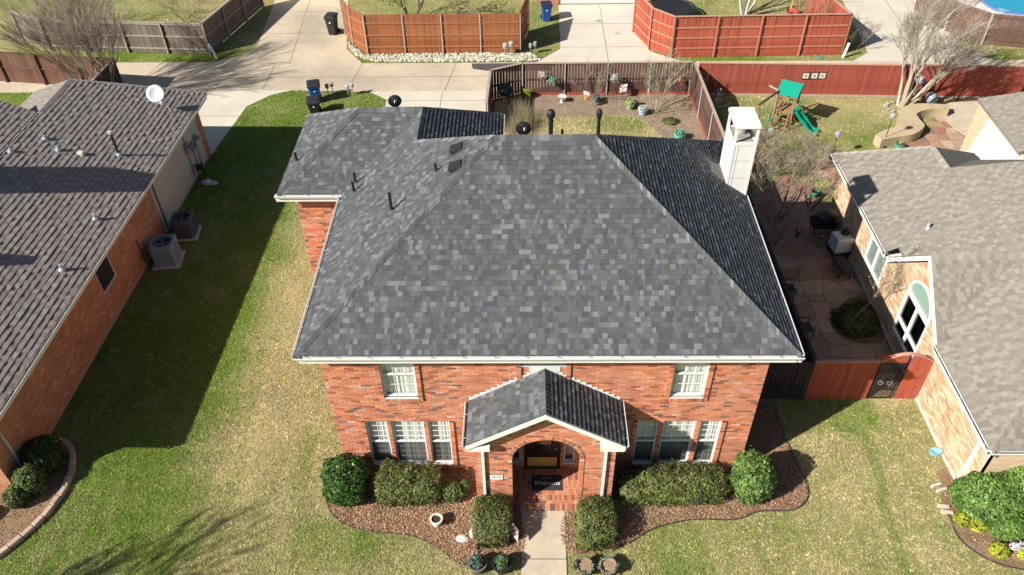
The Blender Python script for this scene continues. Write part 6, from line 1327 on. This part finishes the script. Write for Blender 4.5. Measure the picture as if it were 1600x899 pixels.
def flags(name, label, poly, cell, z, cols, seed, jit=.24):
    q = random.Random(seed); P = np.array(poly); x0, x1, y0, y1 = P[:, 0].min(), P[:, 0].max(), P[:, 1].min(), P[:, 1].max(); mb = MB(); mb.prism(poly, -.05, z-.012); root = mb.build(name, M('patio_grout', (.24, .165, .12), rough=1)); tag(root, kind='structure')
    nx_, ny_ = int((x1-x0)/cell)+1, int((y1-y0)/cell)+1; J = {(i, j): (x0+i*cell+q.uniform(-jit, jit)*cell, y0+j*cell+q.uniform(-jit, jit)*cell) for i in range(nx_+2) for j in range(ny_+2)}
    for i in range(nx_+1):
        for j in range(ny_+1):
            c4 = [J[(i, j)], J[(i+1, j)], J[(i+1, j+1)], J[(i, j+1)]]; cx, cy = np.mean([p[0] for p in c4]), np.mean([p[1] for p in c4])
            if not in_poly(np.array([cx]), np.array([cy]), poly)[0] or in_poly(np.array([cx]), np.array([cy]), bed_patio)[0]: continue
            c4 = [(cx+(p[0]-cx)*.955, cy+(p[1]-cy)*.955) for p in c4]; zt = z+q.uniform(0, .008); t = MB(); t.prism(c4, z-.02, zt); c = cols[q.randrange(len(cols))]; k = q.uniform(.85, 1.15); t.col = tuple(v*k for v in c); t2 = t; t2.c = [t.col]*len(t.f); t2.build('flagstone', M('flagstone', attr=True, rough=.85, var=.16, scale=7, bump=.3), root, cols=True)
RED = [(.42, .24, .16), (.46, .30, .20), (.38, .20, .13), (.50, .36, .26)]; MIX = [(.27, .175, .125), (.30, .20, .145), (.32, .22, .165), (.30, .155, .105), (.26, .18, .14)]
flags('flagstone_patio', '', patio_back, .62, .03, RED, 3); flags('flagstone_patio', '', side_patio, .72, .03, MIX, 4)
rp2 = [(20.9, 37.3), (23.4, 37.5), (24.2, 35.3), (22.4, 33.0), (21.3, 34.4)]
mb = MB(); mb.prism(rp2, .03, .05); tag(mb.build('concrete_pad', m_conc3), kind='structure')
t = MB(); t.tube([(21.0, 35.6, .06), (21.3, 34.4, .06), (21.9, 33.3, .06), (22.4, 32.9, .06)], .05, 5); tag(t.build('edging_strip', w_cap, base=(21.5, 34.3, 0)), 'pale timber strip between concrete pad and red flagstones', 'edging')
def lamp(label, x, y, h):
    root = thing('garden_lamp', (x, y, 0), label, 'garden light'); t = MB(); t.tube([(x, y, 0), (x, y, h)], .018, 6); t.build('post', m_black, root); t = MB(); t.lathe([(.03, 0), (.11, .05), (.12, .18), (.15, .2), (.02, .3)], (x, y, h), 8); t.build('lantern', M('lantern', (.36, .36, .40), rough=.3), root); t = MB(); t.lathe([(.18, 0), (.17, .03), (.03, .06)], (x, y, 0.03), 12); t.build('lamp_base', m_black, root)
lamp('tall thin garden lantern at the left end of the seat wall', 17.15, 33.3, 1.5); lamp('garden lantern behind the tan house rear eave', 14.4, 32.3, 1.15)
pot('green pot in front of the seat wall', 17.75, 33.0, .2, .34, M('pot_green', (.08, .36, .26), rough=.4), plant=(120, .9, .1, .05, [(.4, .3, .15), (.2, .3, .1)]), seed=66)
pot('green pot hanging at the rear corner of the tan wall', 12.75, 29.2, .17, .3, M('pot_green'), plant=None)
# ------------------------------------------------------------------ shaded side patio
gk_ = thing('outdoor_cooker', (12.62, 25.2, 0), 'white square outdoor cooler cart with black lid knob on the shaded patio', 'grill')
def rb(mb, cx, cy, w, d, z0, z1, a, ch=.03):
    c_, s_ = math.cos(a), math.sin(a); V = []
    for z, i in ((z0, 0), (z1-ch, 0), (z1, ch)):
        for (p, q_) in ((-w/2+i, -d/2+i), (w/2-i, -d/2+i), (w/2-i, d/2-i), (-w/2+i, d/2-i)): V.append((cx+p*c_-q_*s_, cy+p*s_+q_*c_, z))
    return mb.add(V, [(3, 2, 1, 0), (8, 9, 10, 11)]+[(k*4+j, k*4+(j+1) % 4, k*4+4+(j+1) % 4, k*4+4+j) for k in range(2) for j in range(4)])
rb(MB(), 12.62, 25.2, .66, .62, .35, 1.0, .15).build('cooker_body', M('enamel_white', (.55, .57, .62), rough=.35, var=.05), gk_); rb(MB(), 12.62, 25.2, .74, .70, .22, .348, .15).build('cart_shelf', m_black, gk_)
t = MB(); t.lathe([(.16, 1.0), (.17, 1.05), (.12, 1.1), (.1, 1.2), (.0, 1.22)], (12.72, 25.3, 0), 14); t.build('lid_knob', m_black, gk_)
for (a, b) in ((-.3, -.28), (.3, -.28), (.3, .28), (-.3, .28)): t = MB(); t.tube([(12.62+a, 25.2+b, .03), (12.62+a, 25.2+b, .25)], .03, 6); t.build('leg', m_black, gk_)
bt = thing('barbecue', (12.35, 26.6, 0), 'black barbecue grill in deep shade by the tan wall', 'grill'); t = MB(); t.blob((12.35, 26.6, .9), (.5, .34, .26), 14, 8); t.build('hood', m_black, bt); t = MB(); t.bbox(11.85, 12.85, 26.3, 26.9, .45, .8, .03); t.build('firebox', m_black, bt)
for (a, b) in ((-.4, -.22), (.4, -.22), (.4, .22), (-.4, .22)): t = MB(); t.tube([(12.35+a, 26.6+b, .03), (12.35+a, 26.6+b, .5)], .025, 6); t.build('leg', m_black, bt)
bn = thing('garden_bench', (12.45, 24.1, 0), 'low dark bench below the white cooler cart', 'bench'); rb(MB(), 12.45, 24.1, .5, 1.0, .38, .45, .15).build('seat', w_black, bn)
for (a, b) in ((-.2, -.4), (.2, -.4), (.2, .4), (-.2, .4)): t = MB(); t.tube([(12.45+a, 24.1+b, .03), (12.45+a, 24.1+b, .39)], .03, 5); t.build('leg', w_black, bn)
def chair(label, x, y, a):
    root = thing('patio_chair', (x, y, 0), label, 'chair', 'black metal patio chairs'); c_, s_ = math.cos(a), math.sin(a)
    def L(p, q_, z): return (x+p*c_-q_*s_, y+p*s_+q_*c_, z)
    t = MB(); t.slab([L(-.24, -.24, .43), L(.24, -.24, .43), L(.24, .22, .41), L(-.24, .22, .41)], (0, 0, .03)); t.build('seat', m_black, root)
    t = MB(); t.slab([L(-.22, .24, .5), L(.22, .24, .5), L(.22, .36, .95), L(-.22, .36, .95)], (0, .02, 0)); t.build('backrest', m_black, root)
    for s in (-1, 1):
        for q_ in (-.22, .22): t = MB(); t.tube([L(s*.25, q_, 0.03), L(s*.25, q_, .43)], .018, 5); t.build('leg', m_black, root)
        t = MB(); t.tube([L(s*.26, -.26, .43), L(s*.28, -.24, .66), L(s*.28, .25, .66)], .018, 5); t.build('armrest', m_black, root)
chair('upper black patio chair beside the dark side fence', 9.95, 22.7, 1.5); chair('lower black patio chair beside the dark side fence', 10.05, 20.6, 1.7)
tb = thing('gazing_globe', (11.3, 26.35, 0), 'purple glass globe on a stand in patio shade', 'ornament'); t = MB(); t.lathe([(.09, 0), (.04, .05), (.05, .2)], (11.3, 26.35, .03), 10); t.build('stand', m_black, tb); t = MB(); t.blob((11.3, 26.35, .34), .15, 16, 10); t.build('globe', M('purple_glass', (.10, .05, .22), rough=.1, spec=.8, coat=.5), tb, smooth=True)
pot('tan planter with dry grass by the barbecue', 12.05, 25.75, .16, .3, M('pot_tan'), plant=(150, 1.2, .2, .05, [(.4, .33, .2), (.3, .26, .14)]), seed=67)
# ------------------------------------------------------------------ far yards
def far_house(label, x0, x1, y, door, brick):
    root = thing('garage_house', ((x0+x1)/2, y, 0), label, 'house'); w_ = MB()
    for (a, b, z0, z1) in ((x0, door[0], 0, 2.9), (door[1], x1, 0, 2.9), (door[0], door[1], 2.3, 2.9)): w_.box(a, b, y, y+.2, z0, z1)
    w_.box(x0, x0+.2, y+.2, y+8, 0, 2.9); w_.box(x1-.2, x1, y+.2, y+8, 0, 2.9); w_.build('wall', brick, root)
    for k in range(4): t = MB(); t.bbox(door[0], door[1], y+.08, y+.13, .03+k*.57, .03+k*.57+.56, .008); t.build('garage_door_panel', M('garage_white', (.74, .73, .72), rough=.5, var=.04), root)
    r = MB(); r.slab([(x0-.4, y-.4, 2.9), (x1+.4, y-.4, 2.9), (x1+.4, y+4.5, 5.6), (x0-.4, y+4.5, 5.6)], (0, 0, .12)); r.slab([(x0-.4, y+4.5, 5.6), (x1+.4, y+4.5, 5.6), (x1+.4, y+9, 2.9), (x0-.4, y+9, 2.9)], (0, 0, .121)); r.build('roof', M('roof_far', (.15, .14, .13), rough=.95, var=.2, scale=10), root)
far_house('brick house with white garage door behind the middle driveway', 0.9, 8.2, 50.35, (2.2, 7.35), m_brick_far)
far_house('brick house with white garage door behind the left driveway', -17.5, -10.0, 51.6, (-16.2, -11.4), m_brick_l)
tp = thing('trampoline', (9.0, 48.2, 0), 'round black trampoline inside the bright red fence', 'trampoline'); t = MB(); t.lathe([(1.35, .62), (1.35, .66), (0, .655)], (9.0, 48.2, 0), 28); t.build('jump_mat', m_black, tp); t = MB(); t.tube([(9.0+1.5*math.cos(2*math.pi*i/28), 48.2+1.5*math.sin(2*math.pi*i/28), .65) for i in range(29)], .06, 6, cap=False); t.build('frame_ring', m_black, tp)
for i in range(6): a = 2*math.pi*i/6; t = MB(); t.tube([(9.0+1.5*math.cos(a), 48.2+1.5*math.sin(a), 0), (9.0+1.5*math.cos(a), 48.2+1.5*math.sin(a), .62)], .035, 6); t.build('leg', m_galv, tp)
ty = thing('ride_on_toy', (16.7, 48.5, 0), 'small red and yellow ride-on toy inside the bright red fence', 'toy'); t = MB(); t.bbox(16.4, 16.95, 48.3, 48.75, .12, .42, .06); t.build('toy_body', M('toy_red', (.60, .06, .04), rough=.35), ty); t = MB(); t.tube([(16.45, 48.5, .4), (16.5, 48.5, 1.0), (16.85, 48.5, 1.0), (16.95, 48.5, .4)], .05, 6); t.build('toy_arch', M('toy_yellow', (.75, .45, .03), rough=.35), ty)
for (a, b) in ((16.45, 48.28), (16.9, 48.28), (16.45, 48.77), (16.9, 48.77)): t = MB(); t.lathe([(.12, -.03), (.12, .03)], (a, b, .12), 12, (0, 1, 0)); t.build('wheel', m_black, ty)
pool_deck = [(27.0, 46.8), (36, 45.5), (36, 56), (27.2, 56)]; mb = MB(); mb.prism(pool_deck, -.05, .05); tag(mb.build('pool_deck', M('deck_pale', (.72, .68, .60), rough=.8, var=.05, scale=3)), kind='structure')
mb = MB(); mb.prism([(29.1, 49.4), (30.6, 48.2), (36, 47.6), (36, 55), (29, 55)], .051, .056); po = mb.build('pool_water', M('pool_water', (.03, .33, .52), rough=.08, var=.1, scale=1.5, spec=.5)); tag(po, kind='structure')
cp_ = smooth_open([(29.0, 55), (29.02, 49.4), (30.5, 48.1), (36, 47.5)], 5); t = MB(); t.tube([(p[0], p[1], .07) for p in cp_], .13, 6); tag(t.build('pool_coping', M('coping_blue', (.08, .18, .40), rough=.4), base=(30, 49, 0)), 'blue tiled rim along the pool edge', 'coping')
